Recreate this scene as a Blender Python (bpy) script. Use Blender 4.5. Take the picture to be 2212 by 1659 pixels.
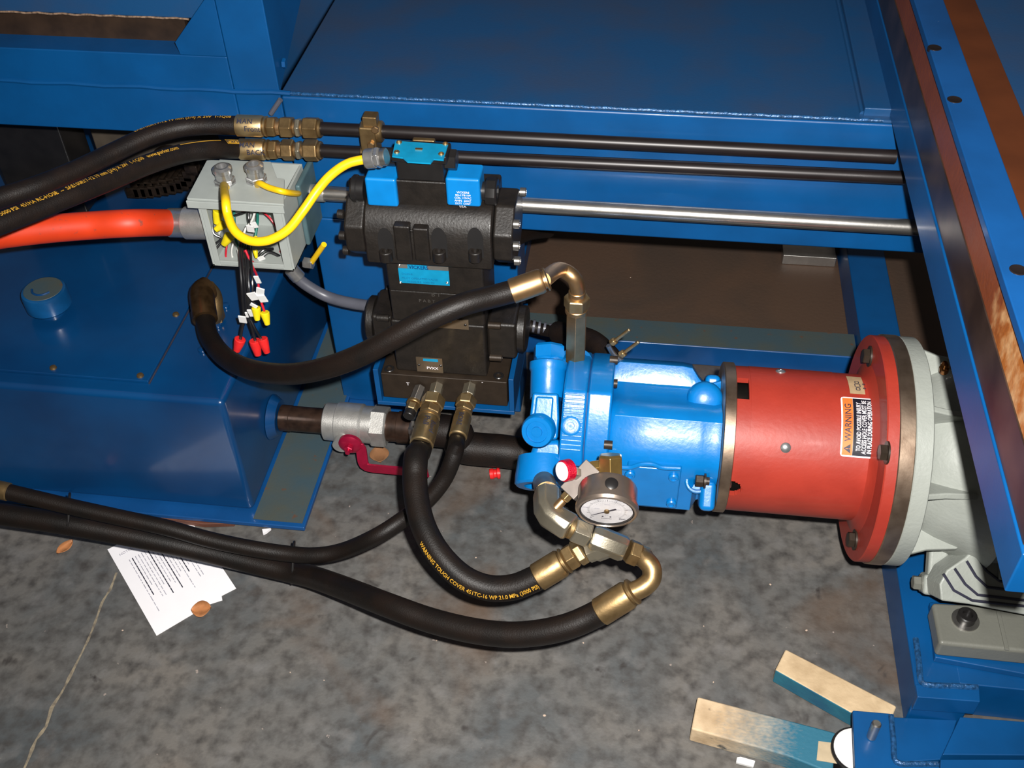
import bpy, math, random
from mathutils import Vector, Matrix
random.seed(7)
S = bpy.context.scene
for o in list(bpy.data.objects): bpy.data.objects.remove(o)
COL = S.collection
# ---------------------------------------------------------------- camera
MR = Matrix(((0.99116,-0.07424,0.10943),(0.13051,0.68378,-0.71792),(-0.02153,0.72586,0.68744)))
FOC = 2324.5
CAM = Vector((0,0,1.47))
cd = bpy.data.cameras.new('camera'); cam = bpy.data.objects.new('camera', cd); COL.objects.link(cam)
cd.sensor_width = 36; cd.lens = FOC/2212*36; cd.clip_start = .02
cam.matrix_world = Matrix.Translation(CAM) @ MR.to_4x4()
S.camera = cam
# ---------------------------------------------------------------- light
wd = bpy.data.worlds.new('world'); S.world = wd; wd.use_nodes = True
wn = wd.node_tree.nodes; wl = wd.node_tree.links
bg = wn['Background']; tc = wn.new('ShaderNodeTexCoord'); sp = wn.new('ShaderNodeSeparateXYZ')
rp = wn.new('ShaderNodeValToRGB'); wl.new(tc.outputs['Generated'], sp.inputs[0]); wl.new(sp.outputs[2], rp.inputs[0])
rp.color_ramp.elements[0].position = .0; rp.color_ramp.elements[0].color = (.10,.075,.055,1)
rp.color_ramp.elements[1].position = .9; rp.color_ramp.elements[1].color = (.55,.5,.46,1)
wl.new(rp.outputs[0], bg.inputs[0]); bg.inputs[1].default_value = .16
fl = bpy.data.lights.new('camera_flash', 'SPOT'); fo = bpy.data.objects.new('camera_flash', fl); COL.objects.link(fo)
fl.energy = 225; fl.color = (1,.97,.93); fl.shadow_soft_size = .012; fl.spot_size = math.radians(112); fl.spot_blend = 1
fo.matrix_world = Matrix.Translation(CAM + MR @ Vector((.045,.045,0))) @ MR.to_4x4()
S.view_settings.view_transform = 'Standard'; S.view_settings.look = 'None'; S.view_settings.gamma = 1
S.view_settings.exposure = 0.0
# ---------------------------------------------------------------- pixel helpers (where a sight line meets a real plane)
def ray(px,py): return MR @ Vector(((px-1106)/FOC, -(py-829.5)/FOC, -1))
def W(px,py,x=None,y=None,z=None):
    r = ray(px,py)
    t = (z-CAM.z)/r.z if z is not None else ((y-CAM.y)/r.y if y is not None else (x-CAM.x)/r.x)
    return CAM + r*t
def D(px,py,d): return CAM + ray(px,py)*d
V = Vector
# ---------------------------------------------------------------- materials
MATS = {}
def mat(name, col, rough=.5, metal=0, var=.15, scale=30, col2=None, bump=0, bscale=200, coat=0, spots=None, thr=.6, spec=.5, aniso=0, detail=6):
    if name in MATS: return MATS[name]
    m = bpy.data.materials.new(name); m.use_nodes = True; n = m.node_tree.nodes; l = m.node_tree.links
    b = n['Principled BSDF']; b.inputs['Roughness'].default_value = rough; b.inputs['Metallic'].default_value = metal
    b.inputs['Coat Weight'].default_value = coat; b.inputs['Coat Roughness'].default_value = .12; b.inputs['Specular IOR Level'].default_value = spec
    tcn = n.new('ShaderNodeTexCoord'); nz = n.new('ShaderNodeTexNoise'); nz.inputs['Scale'].default_value = scale; nz.inputs['Detail'].default_value = detail
    l.new(tcn.outputs['Object'], nz.inputs['Vector'])
    mx = n.new('ShaderNodeMix'); mx.data_type = 'RGBA'
    c2 = col2 if col2 else tuple(c*(1-var*2) for c in col)
    mx.inputs[6].default_value = (*col,1); mx.inputs[7].default_value = (*c2,1)
    r = n.new('ShaderNodeValToRGB'); r.color_ramp.elements[0].position = .38; r.color_ramp.elements[1].position = .68
    l.new(nz.outputs[0], r.inputs[0]); l.new(r.outputs[0], mx.inputs[0]); out = mx.outputs[2]
    if spots:
        n2 = n.new('ShaderNodeTexNoise'); n2.inputs['Scale'].default_value = scale*spots[1]; n2.inputs['Detail'].default_value = 8
        l.new(tcn.outputs['Object'], n2.inputs['Vector'])
        r2 = n.new('ShaderNodeValToRGB'); r2.color_ramp.elements[0].position = thr; r2.color_ramp.elements[1].position = thr+.08
        l.new(n2.outputs[0], r2.inputs[0]); m2 = n.new('ShaderNodeMix'); m2.data_type = 'RGBA'
        l.new(r2.outputs[0], m2.inputs[0]); l.new(out, m2.inputs[6]); m2.inputs[7].default_value = (*spots[0],1); out = m2.outputs[2]
    l.new(out, b.inputs['Base Color'])
    if bump:
        nb = n.new('ShaderNodeTexNoise'); nb.inputs['Scale'].default_value = bscale; nb.inputs['Detail'].default_value = 4
        l.new(tcn.outputs['Object'], nb.inputs['Vector']); bp = n.new('ShaderNodeBump'); bp.inputs['Strength'].default_value = bump; bp.inputs['Distance'].default_value = .002
        l.new(nb.outputs[0], bp.inputs['Height']); l.new(bp.outputs[0], b.inputs['Normal'])
    MATS[name] = m; return m
BLUE = mat('machine_blue', (.0,.068,.225), .42, 0, .12, 9, bump=.06, bscale=160, coat=.12)
BLUE_TOP = mat('dusty_machine_blue', (.006,.058,.165), .45, 0, .1, 7, col2=(.022,.052,.12), bump=.08, bscale=220, coat=.15)
TANK = mat('reservoir_blue', (.001,.047,.155), .3, 0, .15, 6, col2=(.002,.032,.11), bump=.05, bscale=90, coat=.5, spots=((.02,.03,.05),9), thr=.72)
DUST = mat('dusty_grey_blue', (.040,.070,.085), .6, 0, .2, 14, col2=(.06,.07,.06), spots=((.1,.05,.03),4), thr=.66, bump=.1)
RAILB = mat('rail_blue', (.004,.07,.24), .4, 0, .15, 8, coat=.2, spots=((.12,.2,.3),14), thr=.74)
PUMP = mat('pump_blue', (.0,.155,.46), .32, 0, .06, 25, bump=.14, bscale=150, coat=.4, spots=((.02,.1,.25),5), thr=.72)
COIL = mat('coil_blue', (.0,.19,.54), .42, 0, .06, 40, coat=.1)
CYAN = mat('nameplate_cyan', (.005,.30,.55), .35, .2, .08, 60)
CASTB = mat('black_cast_iron', (.0125,.0095,.0075), .45, .0, .2, 60, bump=.22, bscale=260, coat=.12)
STEELB = mat('brown_black_steel', (.034,.023,.015), .45, .3, .15, 40, bump=.1)
BLACKP = mat('black_plastic', (.012,.011,.011), .35)
TUBEB = mat('black_tube_paint', (.014,.010,.010), .38, .2, .12, 30)
HOSE = mat('black_rubber', (.0065,.0045,.004), .5, 0, .3, 40, col2=(.012,.007,.005), bump=.25, bscale=500, spec=.28)
HOSE2 = mat('brown_black_rubber', (.009,.0055,.004), .48, 0, .3, 25, col2=(.005,.004,.0035), bump=.2, bscale=500, spec=.28)
ZINC = mat('yellow_zinc', (.50,.38,.21), .42, .95, .12, 50, col2=(.38,.25,.11), bump=.05)
ZINCD = mat('dull_zinc', (.32,.215,.10), .42, .85, .15, 50, col2=(.21,.135,.06), bump=.1)
BRZ = mat('copper_gold_steel', (.55,.34,.17), .38, .95, .1, 50, col2=(.42,.27,.13))
NICKEL = mat('nickel_steel', (.52,.47,.36), .34, .9, .08, 40, bump=.1, bscale=400)
STEEL = mat('bright_steel', (.55,.53,.5), .3, .95, .08, 40, bump=.04)
RAWST = mat('machined_steel', (.36,.27,.2), .43, .95, .15, 30, col2=(.2,.14,.1), bump=.05)
GALV = mat('galvanised', (.55,.55,.55), .28, .85, .12, 90)
ALU = mat('aluminium', (.6,.59,.56), .4, .8, .1, 60, bump=.12, bscale=500)
RED = mat('red_primer', (.33,.03,.016), .5, 0, .1, 18, col2=(.28,.024,.013), bump=.15, bscale=120, coat=.1, spots=((.25,.05,.03),6), thr=.74)
GREY = mat('motor_grey', (.30,.32,.29), .5, 0, .06, 20, bump=.25, bscale=180, coat=.1)
GREYF = mat('motor_foot_grey', (.15,.152,.13), .45, 0, .06, 16, bump=.15, coat=.1, spots=((.17,.13,.1),4), thr=.68)
BOXG = mat('junction_grey', (.36,.39,.37), .45, 0, .05, 30)
TEAL = mat('dull_teal_grey', (.07,.125,.14), .5, 0, .1, 30)
YEL = mat('yellow_jacket', (.88,.55,.005), .4, 0, .06, 60)
YNUT = mat('yellow_nut', (.85,.68,.01), .4)
RNUT = mat('red_nut', (.78,.02,.02), .4)
WHITE = mat('white_tape', (.75,.75,.74), .5, 0, .03)
PAPER = mat('white_paper', (.9,.88,.9), .6, 0, .01)
INK = mat('dark_ink', (.03,.03,.05), .5)
INKP = mat('pale_ink', (.45,.44,.5), .6)
GOLDP = mat('gold_print', (.62,.33,.03), .5)
ORG = mat('orange_conduit', (.66,.042,.006), .5, 0, .06, 25, spots=((.25,.05,.03),3), thr=.64)
GCOND = mat('grey_conduit', (.085,.088,.11), .38, 0, .1, 30)
CRIM = mat('crimson_handle', (.42,.01,.05), .3, .5, .08, 60)
CRIMK = mat('crimson_knob', (.62,.0,.03), .3, .4, .08, 60, bump=.8, bscale=900)
ORLAB = mat('orange_label', (.95,.2,.04), .35)
BLAB = mat('black_label', (.012,.012,.02), .3)
WLAB = mat('white_label', (.9,.85,.88), .35)
TAN = mat('tan_label', (.45,.32,.18), .5, 0, .1, 80)
WOOD = mat('weathered_wood', (.62,.47,.29), .7, 0, .15, 22, col2=(.42,.3,.17), bump=.4, bscale=120, spots=((.1,.08,.06),1.6), thr=.66)
WOODB = mat('blue_stained_wood', (.02,.14,.2), .6, 0, .2, 26, col2=(.012,.09,.16), bump=.3, bscale=120)
RUST = mat('rusty_steel', (.42,.15,.03), .55, .3, .25, 60, col2=(.75,.42,.2), bump=.7, bscale=90)
BROWN = mat('brown_steel', (.13,.036,.012), .45, .3, .15, 14, col2=(.10,.028,.010))
DARKB = mat('dark_brown_steel', (.05,.028,.02), .33, .6, .3, 12, col2=(.12,.07,.05))
OXB = mat('slot_shade_brown', (.04,.022,.012), .5, .1, .3, 20)
LEAF = mat('dry_leaf', (.5,.2,.07), .6, 0, .2, 60)
FACE = mat('dial_white', (.82,.79,.8), .35)
GRIME = mat('dark_greasy_steel', (.03,.02,.014), .4, .4, .3, 80)

def floor_mat():
    m = bpy.data.materials.new('stained_concrete'); m.use_nodes = True; n = m.node_tree.nodes; l = m.node_tree.links
    b = n['Principled BSDF']; b.inputs['Roughness'].default_value = .55
    t = n.new('ShaderNodeTexCoord')
    def noise(sc, det=8, dist=0):
        q = n.new('ShaderNodeTexNoise'); q.inputs['Scale'].default_value = sc; q.inputs['Detail'].default_value = det; q.inputs['Distortion'].default_value = dist
        l.new(t.outputs['Object'], q.inputs['Vector']); return q.outputs[0]
    def ramp(inp, a, c):
        q = n.new('ShaderNodeValToRGB'); q.color_ramp.elements[0].position = a; q.color_ramp.elements[1].position = c; l.new(inp, q.inputs[0]); return q.outputs[0]
    def mix(f, a, c):
        q = n.new('ShaderNodeMix'); q.data_type = 'RGBA'; l.new(f, q.inputs[0])
        for k, v in ((6,a),(7,c)):
            if isinstance(v, tuple): q.inputs[k].default_value = (*v,1)
            else: l.new(v, q.inputs[k])
        return q.outputs[2]
    c = mix(ramp(noise(5,10,.6), .35, .65), (.15,.137,.122), (.075,.083,.087))
    c = mix(ramp(noise(45,8), .42, .72), c, (.052,.048,.045))
    c = mix(ramp(noise(23,10,.2), .54, .85), c, (.17,.165,.16))
    c = mix(ramp(noise(3.1,6,1.2), .56, .78), c, (.105,.068,.045))
    c = mix(ramp(noise(17,4,.5), .66, .74), c, (.035,.03,.028))
    c = mix(ramp(noise(70,3), .735, .77), c, (.3,.25,.22))
    # floor turns a darker brown behind the base channel
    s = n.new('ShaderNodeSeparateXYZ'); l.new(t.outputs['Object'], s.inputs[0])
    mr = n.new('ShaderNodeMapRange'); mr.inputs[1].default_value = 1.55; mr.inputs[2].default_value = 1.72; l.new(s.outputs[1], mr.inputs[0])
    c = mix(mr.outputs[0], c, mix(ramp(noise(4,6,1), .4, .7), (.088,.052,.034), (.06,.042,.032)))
    l.new(c, b.inputs['Base Color'])
    bp = n.new('ShaderNodeBump'); bp.inputs['Strength'].default_value = .35; bp.inputs['Distance'].default_value = .002
    l.new(noise(120,6), bp.inputs['Height']); l.new(bp.outputs[0], b.inputs['Normal'])
    return m
FLOOR = floor_mat()

# ---------------------------------------------------------------- mesh builder
class MB:
    def __init__(s): s.v = []; s.f = []
    def add(s, vs, fs):
        o = len(s.v); s.v += [V(p) for p in vs]; s.f += [tuple(i+o for i in f) for f in fs]; return s
    def obox(s, c, ax, h):
        vs = [V(c)+V(ax[0])*h[0]*i+V(ax[1])*h[1]*j+V(ax[2])*h[2]*k for k in (-1,1) for j in (-1,1) for i in (-1,1)]
        return s.add(vs, [(0,2,3,1),(4,5,7,6),(0,1,5,4),(2,6,7,3),(0,4,6,2),(1,3,7,5)])
    def box(s, x0,x1,y0,y1,z0,z1):
        return s.obox(((x0+x1)/2,(y0+y1)/2,(z0+z1)/2), ((1,0,0),(0,1,0),(0,0,1)), (abs(x1-x0)/2,abs(y1-y0)/2,abs(z1-z0)/2))
    def frame(s, d, ref=None):
        d = V(d).normalized(); r = V(ref) if ref is not None else V((0,-.72,.69))
        if abs(d.dot(r.normalized())) > .97: r = V((1,0,0))
        u = (r - d*r.dot(d)).normalized(); return u, d.cross(u)
    def lathe(s, p0, d, prof, n=32, ref=None, phase=0, caps=True):
        p0 = V(p0); d = V(d).normalized(); u, w = s.frame(d, ref); vs = []; fs = []
        for (a, r) in prof:
            for i in range(n):
                t = 2*math.pi*i/n+phase; vs.append(p0+d*a+(u*math.cos(t)+w*math.sin(t))*r)
        for j in range(len(prof)-1):
            for i in range(n): k = (i+1)%n; fs.append((j*n+i, j*n+k, (j+1)*n+k, (j+1)*n+i))
        if caps: fs.append(tuple(range(n))[::-1]); fs.append(tuple((len(prof)-1)*n+i for i in range(n)))
        return s.add(vs, fs)
    def cyl(s, p0, p1, r, r1=None, n=32, ref=None, ch=0):
        p0 = V(p0); p1 = V(p1); L = (p1-p0).length; r1 = r if r1 is None else r1
        pr = [(0,r-ch),(ch,r),(L-ch,r1),(L,r1-ch)] if ch else [(0,r),(L,r1)]
        return s.lathe(p0, p1-p0, pr, n, ref)
    def hexn(s, p0, p1, r, ref=None, phase=0, ch=.0012):
        p0 = V(p0); p1 = V(p1); L = (p1-p0).length
        return s.lathe(p0, p1-p0, [(0,r-ch),(ch,r),(L-ch,r),(L,r-ch)], 6, ref, phase)
    def tube(s, path, r, n=20, caps=True):
        fr = frames(path); vs = []; fs = []; rr = r if callable(r) else (lambda t: r)
        L = len(fr)
        for j, (p, t, u, w, a) in enumerate(fr):
            q = rr(j/(L-1))
            for i in range(n):
                th = 2*math.pi*i/n; vs.append(p+(u*math.cos(th)+w*math.sin(th))*q)
        for j in range(L-1):
            for i in range(n): k = (i+1)%n; fs.append((j*n+i, j*n+k, (j+1)*n+k, (j+1)*n+i))
        if caps: fs.append(tuple(range(n))[::-1]); fs.append(tuple((L-1)*n+i for i in range(n)))
        return s.add(vs, fs)
    def prism(s, poly, vec):
        poly = [V(p) for p in poly]; vec = V(vec); n = len(poly)
        vs = poly+[p+vec for p in poly]
        return s.add(vs, [tuple(range(n)), tuple(range(n,2*n))[::-1]]+[(i, i+n, (i+1)%n+n, (i+1)%n) for i in range(n)])
    def loft(s, secs):
        n = len(secs[0]); vs = [V(p) for q in secs for p in q]; fs = []
        for j in range(len(secs)-1):
            for i in range(n): k = (i+1)%n; fs.append((j*n+i, (j+1)*n+i, (j+1)*n+k, j*n+k))
        fs.append(tuple(range(n))); fs.append(tuple((len(secs)-1)*n+i for i in range(n))[::-1]); return s.add(vs, fs)
    def build(s, name, m, parent=None, bevel=0, seg=2, sub=0, smooth=True, ang=32, origin=None, fix=True):
        me = bpy.data.meshes.new(name); o = bpy.data.objects.new(name, me); COL.objects.link(o)
        org = V((0,0,0))
        if parent is not None:
            o.parent = parent; q = parent
            while q is not None: org += q.location; q = q.parent
        elif origin is not None: org = V(origin); o.location = org
        elif s.v:
            lo = [min(v[i] for v in s.v) for i in range(3)]; hi = [max(v[i] for v in s.v) for i in range(3)]
            org = V(((lo[0]+hi[0])/2,(lo[1]+hi[1])/2,lo[2])); o.location = org
        me.from_pydata([tuple(v-org) for v in s.v], [], s.f)
        if fix:
            import bmesh
            bm = bmesh.new(); bm.from_mesh(me); bmesh.ops.recalc_face_normals(bm, faces=bm.faces); bm.to_mesh(me); bm.free()
        me.materials.append(m)
        if smooth:
            me.polygons.foreach_set('use_smooth', [True]*len(me.polygons)); me.set_sharp_from_angle(angle=math.radians(ang))
        if bevel:
            b = o.modifiers.new('bevel','BEVEL'); b.width = bevel; b.segments = seg; b.limit_method = 'ANGLE'; b.angle_limit = math.radians(35); b.harden_normals = smooth
        if sub:
            b = o.modifiers.new('sub','SUBSURF'); b.levels = sub; b.render_levels = sub
        me.update(); return o
def smoothpath(pts, step=.006):
    P = [V(p) for p in pts]
    if len(P) == 2: return [P[0].lerp(P[1], i/8) for i in range(9)]
    E = [P[0]*2-P[1]]+P+[P[-1]*2-P[-2]]; out = []
    for i in range(1, len(E)-2):
        a, b, c, d = E[i-1:i+3]; n = max(2, int((c-b).length/step))
        for k in range(n):
            t = k/n; out.append(.5*((2*b)+(c-a)*t+(2*a-5*b+4*c-d)*t*t+(3*b-a-3*c+d)*t**3))
    out.append(P[-1]); return out
def frames(path):
    out = []; u = None; acc = 0
    for i, p in enumerate(path):
        a = path[max(0,i-1)]; b = path[min(len(path)-1,i+1)]; t = (b-a).normalized()
        if u is None:
            r = V((0,-.72,.69))
            if abs(r.dot(t)) > .95: r = V((1,0,0))
            u = (r-t*r.dot(t)).normalized()
        else:
            u = (u-t*u.dot(t)).normalized(); acc += (p-path[i-1]).length
        out.append((p,t,u,t.cross(u),acc))
    return out
def props(o, label=None, cat=None, group=None, kind=None):
    if label: o['label'] = label
    if cat: o['category'] = cat
    if group: o['group'] = group
    if kind: o['kind'] = kind
    return o
def thing(name, label, cat, loc, group=None):
    o = bpy.data.objects.new(name, None); COL.objects.link(o); o.location = V(loc); o.empty_display_size = .02
    return props(o, label, cat, group)
def axes_from(d, ref=(0,0,1)):
    d = V(d).normalized(); r = V(ref); u = (r-d*r.dot(d)).normalized(); return d, u, d.cross(u)
# text as a mesh: glyph outlines are handed to a mapping function (u along the line, v up the letter)
def glyphs(txt, size):
    cu = bpy.data.curves.new('t','FONT'); cu.body = txt; cu.size = size; cu.resolution_u = 2; cu.offset = size*.014
    o = bpy.data.objects.new('t', cu); COL.objects.link(o); bpy.context.view_layer.update()
    me = o.to_mesh(); vs = [(v.co.x, v.co.y) for v in me.vertices]; fs = [tuple(p.vertices) for p in me.polygons]
    o.to_mesh_clear(); bpy.data.objects.remove(o); bpy.data.curves.remove(cu)
    w = max([v[0] for v in vs] or [0]); return vs, fs, w
def text(name, txt, size, fn, m, parent, width=None, center=False):
    vs, fs, w = glyphs(txt, size); k = width/w if width and w else 1; off = -w*k/2 if center else 0
    mb = MB(); mb.add([fn(u*k+off, v) for u, v in vs], fs)
    return mb.build(name, m, parent, smooth=False, fix=False)
def on_plane(o, ux, uy): o = V(o); ux = V(ux).normalized(); uy = V(uy).normalized(); return lambda u, v: o+ux*u+uy*v
def on_path(path, r, s0, ang, flip=False):
    fr = frames(path)
    def fn(u, v):
        s = s0+u
        for i in range(len(fr)-1):
            if fr[i+1][4] >= s or i == len(fr)-2: break
        a, b = fr[i], fr[i+1]; k = (s-a[4])/max(1e-6, b[4]-a[4]); p = a[0].lerp(b[0], k); t = a[1].lerp(b[1], k).normalized()
        ref = (CAMT-t*CAMT.dot(t)).normalized(); w = ref.cross(t)
        th = ang+v/r
        return p+(ref*math.cos(th)+w*math.sin(th))*(r+.0005)
    return fn
CAMT = V((0,-.722,.692))
def bolt(parent, p, d, r=.008, h=.006, m=None, name='bolt', washer=None, ph=0):
    mb = MB(); p = V(p); d = V(d).normalized()
    if washer: mb.lathe(p, d, [(0,washer),(.0025,washer)], 20)
    mb.hexn(p+d*.001, p+d*(h+.001), r, phase=ph)
    return mb.build(name, m or STEEL, parent, bevel=0)
def socket(parent, p, d, r, h, m=None, name='socket_screw'):
    mb = MB(); mb.lathe(p, d, [(0,r),(h-.001,r),(h,r-.001),(h,r*.55),(h-.005,r*.5)], 20)
    return mb.build(name, m or CASTB, parent)

# ================================================================ SETTING
g = 3.2
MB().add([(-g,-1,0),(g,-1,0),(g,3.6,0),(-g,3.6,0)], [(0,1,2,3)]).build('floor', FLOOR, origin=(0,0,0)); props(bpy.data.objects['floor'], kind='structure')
# filled saw-cut joint in the floor
jp = [W(*q, z=0) for q in ((252,1238),(238,1275),(222,1300),(206,1345),(190,1385),(170,1425),(150,1465),(132,1500),(112,1530),(100,1570),(78,1600),(62,1640),(40,1690),(10,1760))]
l = []; r_ = []
for i, p in enumerate(smoothpath(jp, .012)):
    w = .0022*(.6+.9*random.random()); l.append(p+V((-w,0,.0012))); r_.append(p+V((w,.3*w,.0012)))
mb = MB(); n = len(l); mb.add(l+r_, [(i,i+1,n+i+1,n+i) for i in range(n-1)])
props(mb.build('trim_1', mat('joint_filler', (.3,.25,.17), .8, 0, .3, 90, col2=(.12,.1,.08)), smooth=False), kind='structure')

# ================================================================ MACHINE FRAME (welded blue frame)
fr_ = thing('machine_frame', 'dark blue welded steel machine frame with flat top plate behind the hydraulic parts', 'machine frame', (-.1,1.6,0))
YF = 1.445; ZT = .667
MB().box(-.567,.40,YF,2.5,ZT-.006,ZT).build('top_plate', BLUE_TOP, fr_, bevel=.003)
MB().box(-.567,.45,YF,YF+.10,.437,ZT-.0062).build('front_beam', BLUE, fr_, bevel=.004)
# weld seam and raised side lip on the plate
mb = MB(); mb.tube(smoothpath([V((.305,1.46,ZT+.001)),V((.303,1.8,ZT+.001)),V((.30,2.4,ZT+.001))]), .004, 8); mb.build('weld_seam', BLUE_TOP, fr_)
MB().box(.306,.345,YF+.012,2.5,ZT-.002,ZT+.012).build('side_strip', BLUE_TOP, fr_, bevel=.002)
mb = MB(); mb.tube([V((-.567+i*.02,YF+.001+.0008*math.sin(i*2.3),ZT-.001)) for i in range(46)], .0028, 8); mb.build('edge_weld', mat('weld_blue',(.02,.1,.26),.3,.2,.3,200,bump=.5,bscale=300), fr_)
# leg under the valves, its foot plate
MB().box(-.553,-.205,YF,YF+.10,.012,.4368).build('leg', BLUE, fr_, bevel=.003)
MB().box(-.553,-.40,YF-.03,YF+.12,0,.012).build('foot_plate', RAILB, fr_, bevel=.002)
# base channel across the floor and the two base rails
MB().box(-.25,.436,1.63,1.70,0,.05).build('base_channel', RAILB, fr_, bevel=.003)
MB().box(-.246,.434,1.632,1.698,.05,.0512).build('channel_top', DUST, fr_)
MB().box(-.29,-.251,1.56,2.3,0,.05).build('base_rail', BLUE, fr_, bevel=.003)
MB().box(.437,.515,.875,2.3,0,.08).build('base_rail', BLUE, fr_, bevel=.003)
# upright corner post, side beam to the left and the plates above it
mb = MB(); mb.prism([(-.640,YF,.50),(-.640,YF+.008,.667),(-.640,1.62,.745),(-.640,1.75,.80),(-.640,1.75,1.35),(-.640,YF,1.35)], (.0725,0,0)); mb.build('corner_post', BLUE, fr_, bevel=.002)
MB().box(-1.6,-.6405,YF,YF+.09,.585,.6655).build('side_beam', BLUE, fr_, bevel=.003)
MB().box(-1.6,-.6405,YF+.0,YF+.07,.6675,.722).build('side_beam', BLUE, fr_, bevel=.002)
mb = MB(); mb.tube([V((-1.6+i*.03,YF-.0005,.6665+.0012*math.sin(i*1.7))) for i in range(36)], .0042, 8); mb.build('beam_weld', BLUE, fr_)
x1 = W(388,113,y=YF).x; x2 = W(440,0,y=YF).x
mb = MB(); mb.prism([(x1,YF,.7225),(-.6405,YF,.7225),(-.6405,YF,1.0),(x2+.07,YF,1.0),(x2,YF,.81),(x1-.004,YF,.742)], (0,.012,0)); mb.build('gusset_plate', BLUE, fr_, bevel=.001)
MB().box(-1.6,x1-.002,YF+.045,YF+.055,.70,.80).build('slot_shade', OXB, fr_)  # dark brown sheet paints the shade inside the open slot
MB().box(-1.6,x2,YF+.03,YF+.05,.766,1.1).build('upper_plate', BLUE_TOP, fr_, bevel=.003)
mb = MB(); mb.tube([V((-1.3+i*.02,YF+.029,.7665+.001*math.sin(i*2.9))) for i in range(31)], .0016, 8); mb.build('pale_edge', mat('pale_edge_tan',(.5,.33,.22),.4,.4,.4,150), fr_)  # pale tan line along the lower edge of the upper plate
for p in ((0,96),(155,99),(310,105)):
    q = W(*p, y=YF+.044); MB().cyl(q, q+V((0,-.004,0)), .005, n=12).build('rivet', ZINCD, fr_)
for q in (V((-.5672,1.475,.70)), V((-.5672,1.64,.80))): bolt(fr_, q, (1,0,0), .008, .006, BLUE)
# grey stays under the corner
mb = MB(); mb.cyl(W(606,215,y=1.43), W(585,246,y=1.43), .004, n=10); mb.build('stay', GCOND, fr_)
# underside shadowed wall plates far behind the reservoir
MB().box(-2.2,-.30,2.22,2.24,0,.60).build('rear_panel', BLUE_TOP, fr_)

mb = MB(); a = W(1692,551,z=.025); b = W(1808,557,z=.025); mb.box(a.x,b.x,a.y,a.y+.06,0,.025); props(mb.build('metal_block', STEEL, bevel=.002), 'grey metal block on the floor under the blue frame near the right base rail', 'metal block')
# ================================================================ DRIVE BEHIND THE RESERVOIR
ch = thing('chain_drive', 'greasy dark roller chain and sprocket behind the reservoir at the left', 'chain drive', (-1.0,1.72,.25))
cps = [W(px,row,y=1.66) for px,row in ((300,398),(330,397),(362,392),(392,385),(415,374),(425,350))]
for i, p in enumerate(smoothpath(cps,.022)):
    mb = MB(); mb.cyl(p+V((-.001,-.028,0)), p+V((0,.03,0)), .0085, n=14); mb.obox(p+V((0,-.03,0)),((1,0,0),(0,1,0),(0,0,1)),(.0125,.0025,.0105)); mb.obox(p+V((0,-.012,0)),((1,0,0),(0,1,0),(0,0,1)),(.0115,.0025,.0115)); mb.build('chain_link', GRIME, ch, bevel=.0015)
c0 = W(380,362,y=1.70); mb = MB(); mb.cyl(c0+V((0,0,0)), c0+V((0,.02,0)), .05, n=28); mb.build('sprocket', GRIME, ch)
mb = MB(); mb.box(-1.06,-.84,1.70,1.78,.355,.45); mb.build('bearing_block', mat('dull_brown_iron',(.07,.055,.04),.6), ch, bevel=.004)
post = MB(); post.box(-1.22,-1.07,1.62,1.70,.29,.60); props(post.build('support_column', BLACKP, bevel=.004), 'black square steel column under the side beam, left of the chain', 'column')

# ================================================================ RIGHT GUIDE BEAM
def rusty_web():
    m = mat('brown_web_rusting', (.26,.062,.016), .42, .3, .15, 14, col2=(.2,.048,.013), bump=.25, bscale=150)
    n = m.node_tree.nodes; l = m.node_tree.links; b = n['Principled BSDF']; src = b.inputs['Base Color'].links[0].from_socket
    g_ = n.new('ShaderNodeNewGeometry'); sx = n.new('ShaderNodeSeparateXYZ'); l.new(g_.outputs['Position'], sx.inputs[0])
    nz = n.new('ShaderNodeTexNoise'); nz.inputs['Scale'].default_value = 60; nz.inputs['Detail'].default_value = 8; l.new(g_.outputs['Position'], nz.inputs['Vector'])
    ma = n.new('ShaderNodeMath'); ma.operation = 'MULTIPLY_ADD'; ma.inputs[1].default_value = -.12; l.new(nz.outputs[0], ma.inputs[0]); l.new(sx.outputs[1], ma.inputs[2])
    mr = n.new('ShaderNodeMapRange'); mr.inputs[1].default_value = .82; mr.inputs[2].default_value = .76; l.new(ma.outputs[0], mr.inputs[0])
    n3 = n.new('ShaderNodeTexNoise'); n3.inputs['Scale'].default_value = 60; n3.inputs['Detail'].default_value = 8; l.new(g_.outputs['Position'], n3.inputs['Vector'])
    r3 = n.new('ShaderNodeValToRGB'); r3.color_ramp.elements[0].position = .42; r3.color_ramp.elements[0].color = (.42,.13,.02,1); r3.color_ramp.elements[1].position = .66; r3.color_ramp.elements[1].color = (.62,.34,.15,1); l.new(n3.outputs[0], r3.inputs[0])
    mx = n.new('ShaderNodeMix'); mx.data_type = 'RGBA'; l.new(mr.outputs[0], mx.inputs[0]); l.new(src, mx.inputs[6]); l.new(r3.outputs[0], mx.inputs[7]); l.new(mx.outputs[2], b.inputs['Base Color']); return m
gb = thing('guide_beam', 'long blue and brown steel beam lying front to back along the right edge', 'beam', (.42,1.2,.667))
X0 = .343; Y0 = .618; Y1 = 2.6
MB().box(X0,.372,Y0,Y1,.668,.722).build('lower_bar', BLUE, gb, bevel=.002)
MB().box(X0+.002,.372,Y0+.01,Y1,.7222,.7745).build('machined_face', DARKB, gb, bevel=.001)
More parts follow.
